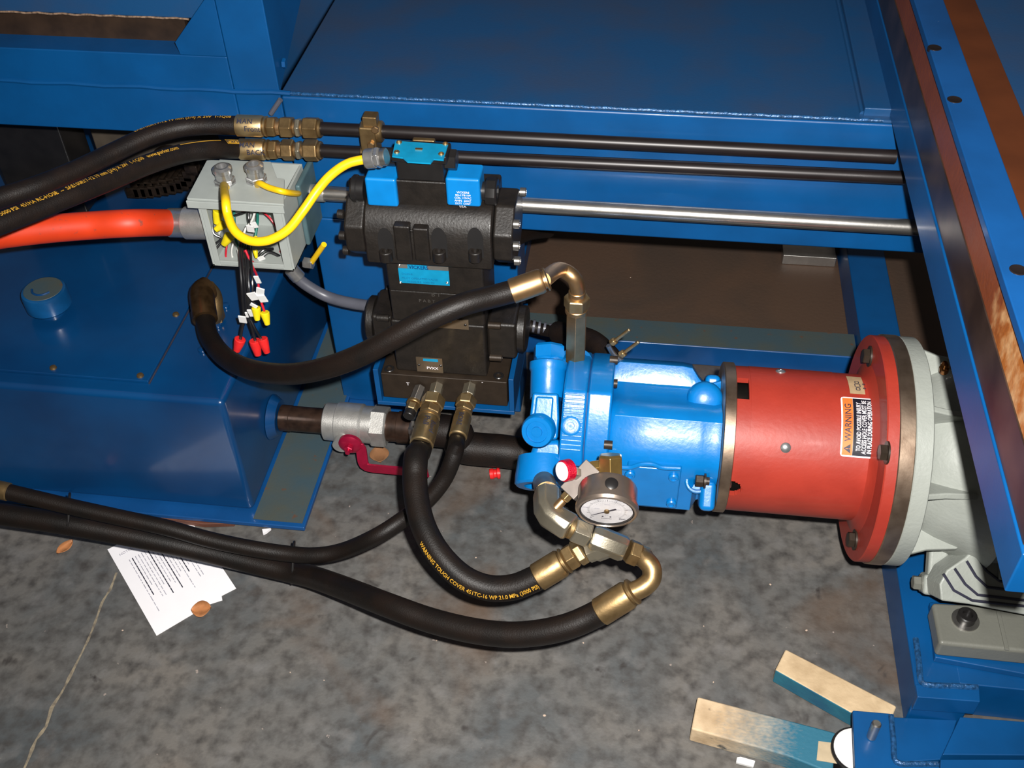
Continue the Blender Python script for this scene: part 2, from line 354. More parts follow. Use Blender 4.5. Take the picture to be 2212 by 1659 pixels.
# outer web leans slightly, brown primer, rusty toward the near end
mb = MB(); mb.prism([(X0+.003,Y0+.01,.775),(.372,Y0+.01,.775),(.372,Y0+.01,.818),(X0+.006,Y0+.01,.818)], (0,Y1-Y0-.01,0)); mb.build('brown_web', rusty_web(), gb)
MB().box(X0+.0005,.3835,Y0-.25,Y1,.8185,.8300).build('top_flange', RAILB, gb, bevel=.0015)
for p in ((2019,103),(2062,215),(2200,583)):
    q = W(*p, z=.8302); mb = MB(); mb.lathe(q-V((0,0,.004)), (0,0,1), [(0,.0085),(.0042,.0085),(.0046,.0075),(.0043,.0065)], 24); mb.build('screw_hole', TUBEB, gb)
MB().box(.384,.4375,Y0-.25,Y1,.80,.812).build('wear_strip', BROWN, gb, bevel=.001)
MB().box(.438,.60,Y0-.25,Y1,.785,.806).build('outer_plate', BLUE_TOP, gb)
# ================================================================ RESERVOIR
tk = thing('oil_reservoir', 'dark blue welded oil reservoir tank standing at the left', 'tank', (-1.0,1.4,.0))
MB().box(-1.6,-.638,1.142,1.95,.022,.288).build('tank_body', TANK, tk, bevel=.010, seg=4)
MB().box(-1.6,-.772,1.172,1.62,.2885,.2935).build('lid', TANK, tk, bevel=.001)
MB().box(-1.6,-.54,1.116,1.98,.012,.0215).build('base_plate', RAILB, tk, bevel=.002)
MB().box(-.634,-.546,1.125,1.97,.0216,.0225).build('flange_dust', DUST, tk)
mb = MB(); mb.tube([V((-.7705,1.171+i*.03,.2892)) for i in range(16)], .0016, 6); mb.build('lid_seam', INK, tk)
for p in ((115,795),(303,812),(380,680)):
    q = W(*p, z=.2936); MB().lathe(q, (0,0,1), [(0,.006),(.003,.005),(.004,.002)], 16).build('lid_screw', ZINCD, tk)
bc = W(112,672,z=.2935)
mb = MB(); mb.cyl(bc, bc+V((0,0,.012)), .024, n=28); mb.build('breather_neck', TANK, tk)
mb = MB(); mb.lathe(bc+V((0,0,.012)), (0,0,1), [(0,.036),(.003,.038),(.030,.038),(.035,.0365),(.0365,.034),(.0367,.001)], 40); brc = mb.build('breather_cap', mat('cap_blue',(.004,.075,.22),.3,0,.2,20,coat=.5), tk)
mb = MB(); mb.lathe(bc+V((0,0,.0488)), (0,0,1), [(0,.0325),(.0006,.032)], 40); mb.build('cap_top', DUST, brc)
mb = MB(); mb.tube(smoothpath([bc+V((.018*math.cos(a),.018*math.sin(a),.0496)) for a in (3.4,4,4.6,5.2,5.8)],.003), .0022, 8); mb.build('cap_logo', TANK, brc)
# outlet boss and pipe nipple on the tank side
PY, PZ = 1.300, .098
mb = MB(); mb.lathe((-.637,PY,PZ), (1,0,0), [(0,.042),(.006,.038),(.014,.032)], 32); mb.build('outlet_boss', TANK, tk)

# ================================================================ BALL VALVE on the outlet
def Xp(px, row): return W(px, row, y=PY-.02).x
xa, xb, xc, xd, xe = Xp(612,905), Xp(693,905), Xp(800,915), Xp(835,915), Xp(905,925)
pn = thing('pipe_nipple', 'short dark steel pipe between reservoir outlet and ball valve', 'pipe', (xa,PY,PZ))
mb = MB(); mb.lathe((xa-.012,PY,PZ), (1,0,0), [(0,.024),(.018,.024),(.019,.0232),(xb-xa+.01,.0232)], 32); mb.build('pipe', mat('dark_pipe',(.055,.03,.02),.35,.5,.3,60), pn)
bv = thing('ball_valve', 'silver ball valve with crimson lever handle on the reservoir outlet', 'valve', (xb,PY,PZ))
mb = MB(); L = xc-xb
mb.lathe((xb,PY,PZ), (1,0,0), [(0,.031),(.002,.034),(.022,.034),(.024,.037),(L*.75,.037),(L*.8,.034),(L,.034)], 40); mb.build('valve_body', ALU, bv)
mb = MB(); mb.hexn((xc-.004,PY,PZ), (xd-.004,PY,PZ), .038, phase=.35, ch=.003); mb.build('end_nut', ALU, bv)
st = V(((xb+xc)/2-.005,PY,PZ))
mb = MB(); mb.cyl(st+V((0,-.03,-.006)), st+V((0,-.052,-.006)), .015, n=24); mb.build('stem', ALU, bv)
sx = W(755,965,y=PY-.058); 
mb = MB(); mb.lathe(sx+V((0,.010,0)), (0,-1,0), [(0,.021),(.006,.021),(.010,.016),(.012,.010)], 28); hhub = mb.build('handle_hub', CRIM, bv)
mb = MB(); mb.hexn(sx+V((0,-.002,0)), sx+V((0,-.010,0)), .0085); mb.cyl(sx+V((0,-.010,0)), sx+V((0,-.016,0)), .004, n=12); mb.build('stem_nut', CRIM, hhub)
# bent flat lever
hp = [W(px,row,y=yy) for px,row,yy in ((760,962,PY-.05),(778,965,PY-.052),(785,1000,PY-.062),(796,1010,PY-.066),(830,1014,PY-.07),(875,1018,PY-.074),(925,1022,PY-.078))]
hp = smoothpath(hp,.004); mb = MB(); prev = []
for (p,t,u,w,a) in frames(hp):
    nrm = V((0,-1,0)); nrm = (nrm-t*nrm.dot(t)).normalized(); sd = t.cross(nrm)
    prev.append([p+sd*.0095+nrm*.002, p+sd*.0095-nrm*.002, p-sd*.0095-nrm*.002, p-sd*.0095+nrm*.002])
mb.loft(prev); mb.build('lever', CRIM, bv, bevel=.0012)
sn = thing('hose_barb', 'dark threaded pipe piece between ball valve and suction hose', 'fitting', (xd,PY,PZ))
mb = MB(); mb.lathe((xd-.006,PY,PZ), (1,0,0), [(0,.027),(.02,.027),(.021,.029),(.045,.029),(.046,.026),(xe-xd+.01,.026)], 32); mb.build('threaded_pipe', mat('dark_pipe',(0,0,0)), sn)
sh = thing('suction_hose', 'thick black suction hose low behind the pump hoses', 'hose', (xe,PY,PZ))
pth = smoothpath([(xe-.015,PY,PZ),(xe+.06,PY-.004,PZ),W(1000,965,y=PY-.01),W(1090,975,y=PY-.01),W(1150,985,y=PY-.01),V((-.06,PY-.06,.09)),V((.02,PY-.12,.10))])
mb = MB(); mb.tube(pth, .030, 28); mb.build('hose', HOSE, sh)
mb = MB(); mb.lathe((xe-.016,PY,PZ), (1,0,0), [(0,.0315),(.012,.0315)], 32); mb.build('hose_clamp', STEEL, sh)
q = V((xe-.010,PY-.022,PZ+.022)); mb = MB(); mb.cyl(q+V((0,.0,-.008)), q+V((0,.006,.016)), .0045, n=12); mb.obox(q,((1,0,0),(0,1,0),(0,0,1)),(.007,.008,.006)); mb.build('clamp_screw', STEEL, sh)
bl = thing('bolt_stud', 'dark elbow plug fitting hanging beside the valve hoses', 'fitting', D(905,830,1.66))

# ================================================================ TUBES AND ROD behind
def rod(name, label, pts, r, m, cat='tube', group=None):
    t = thing(name, label, cat, pts[0], group); mb = MB(); mb.tube(smoothpath(pts,.05), r, 28); mb.build('tube', m, t); return t
YR = 1.405
t1 = rod('hydraulic_tube', 'upper of two black hydraulic tubes running along the blue frame', [W(690,277,y=YR), W(1935,338,y=YR)], .0098, TUBEB)
t2 = rod('hydraulic_tube', 'lower of two black hydraulic tubes running along the blue frame', [W(690,325,y=YR), W(1955,384,y=YR)], .0098, TUBEB)
t3 = rod('steel_conduit', 'bright round steel conduit below the two black tubes', [W(668,416,y=YR), W(1990,492,y=YR)], .0122, STEEL, 'conduit')
cs = W(668,416,y=YR); mb = MB(); mb.lathe(cs-V((.004,0,0)), (1,0,0), [(0,.0138),(.03,.0138)], 28); mb.build('bushing', ALU, t3)
# clamp holding the black tubes
cl = thing('tube_clamp', 'brown plated clamp bolted around the black tubes', 'clamp', W(800,300,y=YR))
a = W(800,283,y=YR); b = W(800,333,y=YR)
mb = MB(); mb.obox((a+b)/2+V((.002,-.003,0)), ((1,0,0),(0,1,0),(0,0,1)), (.0125,.016,.036)); mb.build('clamp_body', ZINCD, cl, bevel=.003)
mb = MB(); mb.cyl(a-V((.0135,0,0)), a+V((.020,0,0)), .0165, n=24, ch=.002); mb.build('clamp_ring', ZINCD, cl)
mb = MB(); mb.cyl(b-V((.0135,0,0)), b+V((.016,0,0)), .0155, n=24, ch=.002); mb.build('clamp_ring', ZINCD, cl)
q = W(800,262,y=YR-.004); mb = MB(); mb.obox(q+V((.001,0,.002)), ((1,0,0),(0,1,0),(0,0,1)), (.011,.010,.010)); mb.build('clamp_tab', ZINCD, cl, bevel=.002)
bolt(cl, W(812,278,y=YR-.018), (0,-1,.1), .006, .006, BRZ); bolt(cl, W(803,312,y=YR-.018), (0,-1,.1), .006, .006, BRZ)

# ================================================================ HOSE + FITTING HELPERS
def coupling(parent, p, d, segs, ref=None):
    """segs: (kind, length, radius, material, name) laid end to end from p along d"""
    p = V(p); d = V(d).normalized(); out = []
    for kind, L, r, m, nm in segs:
        mb = MB()
        if kind == 'hex': mb.hexn(p, p+d*L, r, ref, ch=.0018)
        elif kind == 'hex2': mb.hexn(p, p+d*L, r, ref, phase=math.pi/6, ch=.0018)
        elif kind == 'fer': mb.lathe(p, d, [(0,r-.002),(.0015,r),(L*.80,r),(L*.86,r-.0015),(L*.88,r-.005),(L*.92,r-.005),(L*.93,r-.001),(L*.97,r-.001),(L,r-.004)], 36, ref)
        elif kind == 'cone': mb.lathe(p, d, [(0,r),(L,r*.75)], 32, ref)
        else: mb.lathe(p, d, [(0,r-.0008),(.001,r),(L-.001,r),(L,r-.0008)], 32, ref)
        out.append(mb.build(nm, m, parent, bevel=(.0009 if kind.startswith('hex') else 0))); p = p+d*L
    return p, out
def hose(name, label, pts, r, m, cat='hose', step=.008):
    t = thing(name, label, cat, pts[0]); pa = smoothpath(pts, step); mb = MB(); mb.tube(pa, r, 28); mb.build('hose', m, t); return t, pa
def flat_cyl(p, d, r, ang0=0):
    """map (u along d, v around) on a cylinder; v up the picture"""
    p = V(p); d = V(d).normalized(); ref = (CAMT-d*CAMT.dot(d)).normalized(); w = ref.cross(d)
    return lambda u, v: p+d*u+(ref*math.cos(ang0+v/r)+w*math.sin(ang0+v/r))*(r+.0004)

def sat(path, px, row):
    best = (1e9,0)
    for p,t,u,w,a in frames(path):
        v = MR.transposed() @ (p-CAM); d = math.hypot(1106+FOC*v.x/-v.z-px, 829.5-FOC*v.y/-v.z-row)
        if d < best[0]: best = (d,a)
    return best[1]
# --- two hoses joined to the black tubes
e1 = W(512,271,y=YR); e2 = W(518,322,y=YR)
f1 = W(700,277,y=YR); f2 = W(700,325,y=YR)
h1, pa = hose('hydraulic_hose', 'upper black hose marked MAN Front running to the left edge',
    [D(-70,452,1.46),D(0,428,1.49),D(80,402,1.52),D(160,370,1.56),D(240,332,1.60),D(320,295,1.63),D(390,276,1.65),D(450,271,1.655),e1,e1+(f1-e1)*.05], .0146, HOSE)
text('print', 'SAE100R17-12 19 mm (3/4) X 2W  1-1Q08', .0085, on_path(pa,.0146,sat(pa,300,300),.62), GOLDP, h1, width=sat(pa,505,270)-sat(pa,300,300))
h2, pa = hose('hydraulic_hose', 'lower black hose marked MAN BACK with gold print, above the junction box',
    [D(-70,510,1.36),D(0,483,1.39),D(80,452,1.43),D(160,420,1.47),D(240,388,1.52),D(320,355,1.57),D(390,333,1.61),D(450,323,1.64),e2,e2+(f2-e2)*.05], .0146, HOSE)
text('print', '5000 PSI  451HA RC-HOSE  --  SAE100R17-12 19 mm (3/4) X 2W  1-1Q08   www.parker.com', .0098, on_path(pa,.0146,sat(pa,2,480),.05), GOLDP, h2, width=sat(pa,380,335)-sat(pa,2,480))
fn = on_path(pa,.0146,sat(pa,392,330),.55); mb = MB(); mb.add([fn(u,v) for v in (0,.0022) for u in [i*.0065 for i in range(11)]], [(i,i+1,i+12,i+11) for i in range(10)]); mb.build('print_line', GOLDP, h2, smooth=False, fix=False)
fn = on_path(pa,.0146,sat(pa,479,322),.15); mb = MB(); mb.add([fn(u,v) for v in (0,.005,.010) for u in [i*.005 for i in range(9)]], [(j*9+i,j*9+i+1,(j+1)*9+i+1,(j+1)*9+i) for j in range(2) for i in range(8)]); mb.build('print_badge', GOLDP, h2, smooth=False, fix=False)
fn = on_path(pa,.0149,sat(pa,481,322),.28); text('badge_text', 'Parker', .009, fn, INK, h2, width=.036)
for e, f, h, w1, w2, tilt in ((e1,f1,h1,'MAN','Front',0),(e2,f2,h2,'MAN','BACK',.5)):
    d = (f-e).normalized(); L = (f-e).length
    p, fo_ = coupling(h, e, d, [('fer',L*.36,.0166,ZINC,'ferrule'),('hex',L*.10,.0160,ZINCD,'ferrule_hex'),('cyl',L*.05,.0125,BRZ,'neck')], ref=(0,-.9,.4))
    for ww, vv, uu in ((w1,-.001,.005),(w2,-.0125,.017)):
        text('marker_writing', ww, .0115, (lambda F, du, dv: (lambda u, v: F(u+du, v+dv)))(flat_cyl(e,d,.0168,0), uu, vv), INK, h)
    ad = thing('tube_adapter', ('upper' if h is h1 else 'lower')+' brass coloured adapter joining hose to black tube', 'fitting', p)
    p, _ = coupling(ad, p, d, [('hex2' if tilt else 'hex',L*.14,.0168,ZINCD,'swivel_nut'),('cyl',L*.03,.011,BRZ,'thread'),('hex',L*.06,.0150,NICKEL,'union_hex'),('cyl',L*.03,.011,BRZ,'thread'),('hex2' if tilt else 'hex',L*.17,.0172,ZINCD,'tube_nut'),('cyl',L*.035,.0140,ZINCD,'collar')], ref=(0,-.9,.4))

# ================================================================ JUNCTION BOX
YB = 1.30
jb = thing('junction_box', 'small grey open-fronted electrical junction box with wires spilling out', 'electrical box', (-.60,1.36,.43))
xl, xr, zt, zb = -.675, -.540, .562, .437
th = .004; yb = 1.41
mb = MB(); mb.box(xl,xl+th,YB,yb,zb,zt-.0005); mb.box(xl+th,xl+.013,YB,YB+.003,zb,zt-.0005); mb.build('side_wall', BOXG, jb, bevel=.0008)
mb = MB(); mb.box(xr-th,xr,YB,yb,zb,zt-.0005); mb.box(xr-.017,xr-th,YB,YB+.003,zb,zt-.0005); mb.build('side_wall', BOXG, jb, bevel=.0008)
mb = MB(); mb.box(xl,xr,YB,yb,zb,zb+th); mb.box(xl+.013,xr-.017,YB,YB+.003,zb,zb+.010); mb.build('bottom_wall', BOXG, jb, bevel=.0008)
mb = MB(); mb.box(xl,xr,yb,yb+.003,zb,zt); mb.build('back_wall', BOXG, jb)
mb = MB(); mb.prism([W(px,row,z=zt+.004) for px,row in ((403,428),(447,345),(585,349),(598,384),(614,386),(613,441))], (0,0,-.004)); lp = [W(px,row,z=zt+.004) for px,row in ((403,428),(613,441))]; mb.box(lp[0].x,lp[1].x,YB-.009,YB-.005,zt-.0105,zt+.002); jlid = mb.build('lid', BOXG, jb, bevel=.0008)
mb = MB(); mb.box(xr+.001,xr+.010,yb-.05,yb+.03,zb+.005,zt-.006); mb.build('mounting_bracket', TEAL, jb, bevel=.004)
for px,row in ((487,383),(555,378)):
    q = W(px,row+12,z=zt+.004)
    mb = MB(); mb.lathe(q, (0,0,1), [(0,.017),(.003,.017)], 8); mb.hexn(q+V((0,0,.003)), q+V((0,0,.009)), .016); mb.lathe(q+V((0,0,.009)), (0,0,1), [(0,.013),(.010,.013),(.012,.015),(.018,.015),(.021,.011),(.021,.008),(.012,.007)], 24); mb.build('cable_gland', GALV, jlid)
for px,row in ((672,568),):
    q = W(px,row,y=YB+.05)
    mb = MB(); mb.hexn(q-V((.012,0,0)), q+V((.004,-.002,0)), .0095); mb.build('side_gland', GALV, jb)
    mb = MB(); mb.tube(smoothpath([q, W(700,528,y=YB+.03)]), .0045, 12); mb.build('cable_stub', YEL, jb)
# wires
def wire(pts, r, m, nm='wire'):
    mb = MB(); mb.tube(smoothpath([W(px,row,y=y) for px,row,y in pts],.004), r, 10); return mb.build(nm, m, jb)
RW = mat('red_wire',(.6,.01,.03),.35); BW = mat('black_wire',(.012,.012,.014),.25,spec=.7); WW = mat('white_wire',(.7,.7,.66),.4); GW = mat('green_wire',(.01,.16,.12),.4)
wire([(520,455,1.36),(560,455,1.37),(590,480,1.37),(606,520,1.35),(604,548,1.34),(590,556,1.335),(570,556,1.33)],.0016,RW)
wire([(450,446,1.35),(457,470,1.36),(452,500,1.35),(470,540,1.35)],.0015,RW)
wire([(492,520,1.33),(488,545,1.32),(490,560,1.32),(508,568,1.32),(520,560,1.31)],.0016,RW)
wire([(530,540,1.30),(545,575,1.29),(556,600,1.265),(561,640,1.25),(572,675,1.242)],.0019,RW)
wire([(520,520,1.31),(527,545,1.30),(548,568,1.31)],.0017,RW)
wire([(553,448,1.36),(545,475,1.35),(530,495,1.34),(526,510,1.33)],.002,WW)
wire([(505,520,1.33),(500,545,1.32),(507,566,1.32),(516,565,1.31),(514,540,1.31)],.0016,WW)
wire([(506,445,1.37),(506,475,1.36),(510,520,1.33),(525,545,1.32)],.0022,GW)
wire([(556,445,1.36),(556,480,1.355),(550,520,1.34)],.0022,GW)
wire([(536,446,1.36),(538,475,1.35),(545,490,1.34)],.0022,BW)
wire([(505,466,1.36),(530,458,1.365),(545,450,1.37)],.0018,BW)
wire([(458,480,1.33),(462,505,1.32),(478,515,1.32),(462,530,1.31),(464,540,1.31),(480,522,1.32),(505,505,1.33)],.0020,BW)
wire([(456,495,1.35),(466,520,1.34),(475,500,1.34)],.0018,WW)
wire([(560,560,1.32),(580,545,1.33),(600,552,1.33),(612,560,1.335)],.0028,BW)
wire([(552,558,1.32),(570,540,1.33),(590,538,1.34)],.0026,BW)
# hanging bundle
for i,(a0,a1,a2,m_,r0) in enumerate((((519,530),(522,610),(528,690),BW,.0026),((524,530),(528,600),(534,690),BW,.0026),((530,540),(533,610),(538,690),BW,.0028),((536,545),(537,620),(541,690),BW,.0026),((541,545),(545,600),(546,650),BW,.0022),((527,545),(530,590),(537,640),BW,.0018))):
    wire([(540+i,515,1.33),(*a0,1.305),(*a1,1.262),(*a2,1.243)], r0, m_)
wire([(528,690,1.243),(522,712,1.238),(519,735,1.236)],.0026,BW); wire([(538,690,1.243),(546,715,1.238),(552,738,1.236)],.0026,BW); wire([(541,690,1.243),(552,712,1.238),(566,735,1.236)],.0022,BW)
wire([(546,650,1.243),(552,660,1.238),(557,670,1.238)],.0018,BW)
def wnut(px,row,y,dx,dy,m,L=.019,r=.0058,nm='wire_nut'):
    a = W(px,row,y=y); b = W(px+dx,row+dy,y=y-.004); d = (b-a).normalized(); mb = MB()
    mb.lathe(a, d, [(0,r*.85),(.001,r),(L*.25,r),(L,r*.62),(L+.001,r*.4)], 12); return mb.build(nm, m, jb)
wnut(519,732,1.236,-9,30,RNUT,.025,.0092); wnut(550,735,1.236,8,34,RNUT,.028,.0092); wnut(567,731,1.236,11,34,RNUT,.027,.0082)
wnut(553,664,1.238,3,28,YNUT,.022,.0072); wnut(572,674,1.240,6,28,YNUT,.022,.0072)
wnut(472,455,1.315,-4,28,YNUT,.022,.0085); wnut(486,483,1.31,-12,8,YNUT,.018,.0068); wnut(497,508,1.305,-12,18,YNUT,.020,.0082); wnut(548,520,1.33,6,-10,YNUT,.012,.0045); wnut(551,540,1.31,2,12,YNUT,.012,.0040)
def tag_(px,row,w,h,rot,y=1.236):
    c = W(px,row,y=y); rx = V((math.cos(rot),0,math.sin(rot))); rz = V((-math.sin(rot),-.2,math.cos(rot))).normalized(); ry = rx.cross(rz)
    MB().obox(c, (rx,rz,ry), (w,h,.0012)).build('wire_tag', WHITE, jb, bevel=.0006)
for a in ((556,604,.004,.008,.1),(547,640,.0075,.0085,.3),(562,632,.0065,.011,-.3),(567,645,.0065,.008,.2),(541,676,.0035,.008,.1),(524,690,.0062,.008,-.1),(548,660,.006,.0035,-.6),(533,680,.002,.006,0)): tag_(*a)
tag_(541,494,.006,.007,-.1,1.325); tag_(549,486,.005,.006,.2,1.33); tag_(564,558,.006,.004,.4,1.315)

# ================================================================ CABLES
yc = thing('yellow_cable', 'thick yellow cable looping from junction box up to the valve', 'cable', W(487,390,z=zt+.02))
cp = [W(487,405,z=zt+.008), W(487,400,z=zt+.02)+V((0,-.006,.002)), D(487,430,1.50),D(492,465,1.49),D(508,500,1.48),D(540,520,1.475),D(580,519,1.47),D(622,496,1.465),D(655,455,1.46),D(685,412,1.46),D(715,378,1.455),D(752,353,1.45),D(795,343,1.448)]
mb = MB(); mb.tube(smoothpath(cp,.004), .0064, 20); mb.build('cable', YEL, yc)
q = D(795,343,1.448); q2 = D(838,338,1.440); dq = (q2-q).normalized()
coupling(yc, q-dq*.003, dq, [('cyl',.014,.0135,GALV,'gland'),('hex',.008,.0145,GALV,'gland_nut'),('cyl',.008,.0120,STEEL,'gland_thread')])
yc2 = thing('yellow_cable', 'thin yellow cable from junction box into the steel conduit', 'cable', W(557,380,z=zt+.02))
mb = MB(); mb.tube(smoothpath([W(556,400,z=zt+.006),W(561,396,z=zt+.020),W(580,405,z=zt+.020),W(612,414,z=zt+.018),W(640,418,z=zt-.01),cs+V((-.01,0,-.001)),cs+V((.02,0,0))],.004), .0048, 16); mb.build('cable', YEL, yc2)
oc = thing('orange_conduit', 'thick orange flexible conduit entering the junction box from the left', 'conduit', W(370,482,y=1.36))
og = W(440,482,y=1.345); 
mb = MB(); mb.tube(smoothpath([D(-80,520,1.62),D(0,507,1.63),D(100,495,1.64),D(200,487,1.65),D(290,482,1.655),W(368,481,y=1.345)]), .0215, 28); mb.build('conduit', ORG, oc)
q = W(366,481,y=1.345); d = (og-q).normalized()
coupling(oc, q, d, [('cyl',.028,.0235,GALV,'ferrule'),('cyl',.045,.0262,ALU,'connector')])
gc = thing('grey_conduit', 'grey flexible conduit from junction box down to the valve stack', 'conduit', W(640,600,y=1.36))
mb = MB(); mb.tube(smoothpath([W(632,592,y=1.37),W(665,618,y=1.37),W(710,642,y=1.37),W(765,656,y=1.36),W(830,664,y=1.35)],.006), .0098, 20); mb.build('conduit', GCOND, gc)
coupling(gc, W(628,580,y=1.37), W(656,612,y=1.37)-W(628,580,y=1.37), [('cyl',.022,.0125,GALV,'connector')])

# ================================================================ VALVE STACK
YV = 1.255
vs_ = thing('valve_stack', 'tall black hydraulic valve stack with two bright blue solenoid coils', 'hydraulic valve', (-.305,1.31,.275))
def fbox(px0,r0,px1,r1,y,dy,mb=None):
    a = W((px0),(r0+r1)/2,y=y).x; b = W(px1,(r0+r1)/2,y=y).x; c = (px0+px1)/2
    z1 = W(c,r0,y=y).z; z0 = W(c,r1,y=y).z; mb = mb or MB(); mb.box(a,b,y,y+dy,z0,z1); return mb
# lower two valve modules
MB().box(-.383,-.232,YV+.004,YV+.11,.2755,.383).build('lower_module', CASTB, vs_, bevel=.004)
MB().box(-.379,-.231,YV+.004,YV+.11,.3835,.445).build('middle_module', CASTB, vs_, bevel=.004)
MB().box(-.378,-.229,YV,YV+.11,.4455,.506).build('upper_module', CASTB, vs_, bevel=.004)
# side caps on lower module
for sx_, x_ in ((-1,-.383),(1,-.232)):
    L = .048 if sx_ > 0 else .035
    mb = MB(); mb.obox((x_+sx_*L/2,YV+.05,.345), ((1,0,0),(0,1,0),(0,0,1)), (L/2,.036,.036)); mb.build('side_cap', CASTB, vs_, bevel=.006)
    mb = MB(); mb.lathe((x_+sx_*L,YV+.05,.345), (sx_,0,0), [(0,.038),(.010,.038),(.013,.034)], 28); mb.build('cap_flange', CASTB, vs_)
    for dy,dz in ((-.026,.026),(-.026,-.026),(.026,.026)): socket(vs_, (x_+sx_*.004,YV+.05+dy*1.4,.345+dz*1.3), (sx_,0,0), .006, .02, STEELB if sx_ > 0 else CASTB)
# main pilot-operated valve body
zb0, zt0 = .506, .598
sec = lambda x: [(x,YV-.012,zb0),(x,YV-.012,zb0+.055),(x,YV+.004,zb0+.083),(x,YV+.02,zt0),(x,YV+.105,zt0),(x,YV+.11,zb0)]
mb = MB(); mb.loft([sec(-.402),sec(-.213)]); mb.build('main_body', CASTB, vs_, bevel=.004)
for sx_, x_ in ((-1,-.4022),(1,-.2128)):
    Lc = .03
    oct_ = [(YV+.05+.062*math.cos(a*math.pi/4+.39),zb0+.038+.055*math.sin(a*math.pi/4+.39)) for a in range(8)]
    mb = MB(); mb.prism([(x_,y,z) for y,z in oct_], (sx_*Lc,0,0)); mb.build('end_cap', CASTB, vs_, bevel=.004)
    for dy,dz in ((-.045,.035),(-.045,-.03),(-.052,.002),(.03,.04)): socket(vs_, (x_+sx_*Lc,YV+.05+dy,zb0+.038+dz), (sx_,0,0), .0068, .009, STEEL if sx_ > 0 else CASTB, 'cap_screw')
# cast ribs and dark pocket patches with screws on the front of the body
MB().add([],[])
for px0,px1 in ((852,888),(893,927)):
    fbox(px0,495 if px0 > 880 else 490,px1,565,YV-.016,.03).build('cast_rib', CASTB, vs_, bevel=.003)
mb = MB(); a = W(855,485,y=YV-.004); b = W(927,485,y=YV-.004); mb.box(a.x,b.x,YV-.01,YV+.02,a.z-.022,a.z-.004); mb.build('cast_ridge', CASTB, vs_, bevel=.003)
for px in (833,948,1026):
    p = W(px,548,y=YV-.020); mb = MB(); mb.prism([V((p.x+.0115*math.cos(a),YV-.0119,p.z+.018+.022*math.sin(a))) for a in [math.pi*k/12 for k in range(13)]]+[V((p.x-.0115,YV-.0119,p.z-.012)),V((p.x+.0115,YV-.0119,p.z-.012))], (0,-.001,0))
    mb.build('pocket_shade', mat('pocket_shade_black',(.006,.005,.005),.7), vs_, bevel=.0)  # flat dark patch paints the shade of a screw recess
    socket(vs_, V((p.x,YV-.018,p.z-.012)), (0,0,1), .0098, .016)
# name plates
def plate(px0,r0,px1,r1,y,m,nm='nameplate', t=.0015): return fbox(px0,r0,px1,r1,y,t).build(nm, m, vs_)
plate(860,568,968,582,YV-.0015,mat('plate_silver',(.3,.28,.25),.35,.6)); npl = plate(862,583,970,614,YV-.0015,CYAN)
def ptext(t_, px, row, sz, y, m, wd=None, par=None): 
    o = W(px,row,y=y); return text('plate_text', t_, sz, on_plane(o,(1,0,0),(0,0,1)), m, par or npl, wd)
mb = fbox(880,570,922,581,YV-.0024,.0005); mb.build('plate_logo_field', CYAN, vs_); ptext('VICKERS', 883, 580, .0088, YV-.0030, mat('ink_blue',(.0,.03,.15),.4), .030)
for t_,px,row in (('DG5S-8',868,593),('PILOT OPERATED VALVE',868,602),('PRESSURE  5000 PSI',880,610)): ptext(t_, px, row, .0050, YV-.0026, mat('ink_cyan',(.0,.17,.36),.5))
plate(938,690,1012,710,YV+.0025,mat('plate_bronze',(.2,.15,.1),.35,.6)); plate(950,691,975,696,YV+.0020,CYAN,'plate_logo_field')
bpl = plate(900,774,956,804,YV+.0025,mat('plate_bronze',(0,0,0))); plate(914,776,946,781,YV+.0020,CYAN,'plate_logo_field')
ptext('PVXX', 922, 797, .0075, YV+.0012, WLAB, None, bpl)
for p in ((865,610),(966,611),(863,572),(964,573),): socket(vs_, W(*p,y=YV-.0016), (0,-1,0), .0022, .0015, STEEL,'plate_rivet')
for p in ((1005,702),(905,788),(952,790)): socket(vs_, W(*p,y=YV+.0024), (0,-1,0), .0022, .0015, CASTB,'plate_rivet')
ptext('B T', 932, 640, .010, YV+.003, mat('faint_cast',(.05,.045,.04),.5), None, vs_); ptext('P A B T', 905, 652, .008, YV+.003, mat('faint_cast',(0,0,0)), None, vs_)
# pilot valve with solenoid coils
YP = YV+.012
fbox(855,392,965,453,YP+.003,.05).build('pilot_body', CASTB, vs_, bevel=.003)
for px0,px1 in ((790,857),(963,1037)):
    scoil = fbox(px0,387,px1,447,YP-.004,.042).build('solenoid_coil', COIL, vs_, bevel=.004, seg=3)
    if px0 == 790: lcoil = scoil
c0 = W(790,408,y=YP+.018); mb = MB(); mb.lathe(c0+V((.0,0,.0)), (-1,0,0), [(0,.0185),(.010,.0185),(.012,.020),(.017,.020),(.020,.017)], 28); mb.build('coil_nut', BLACKP, lcoil)
c0 = W(1036,412,y=YP+.018); mb = MB(); mb.cyl(c0, c0+V((.010,0,0)), .0135, n=24); mb.lathe(c0+V((.010,0,0)), (1,0,0), [(0,.0195),(.002,.0205),(.014,.0205),(.016,.0185),(.016,.010),(.013,.009)], 10); mb.build('coil_nut', BLACKP, scoil)
for k,(t_,w_) in enumerate((('VICKERS',.018),('02-178109',.022),('COIL 115VAC',.024),('AMPS  60HZ',.024),('DUTY  CONT',.022),('U.S.A.',.010))):
    o = W(1000,418+k*6,y=YP-.0044); text('coil_text', t_, .0045, on_plane(o,(1,0,0),(0,0,1)), WLAB, scoil, w_, center=True)
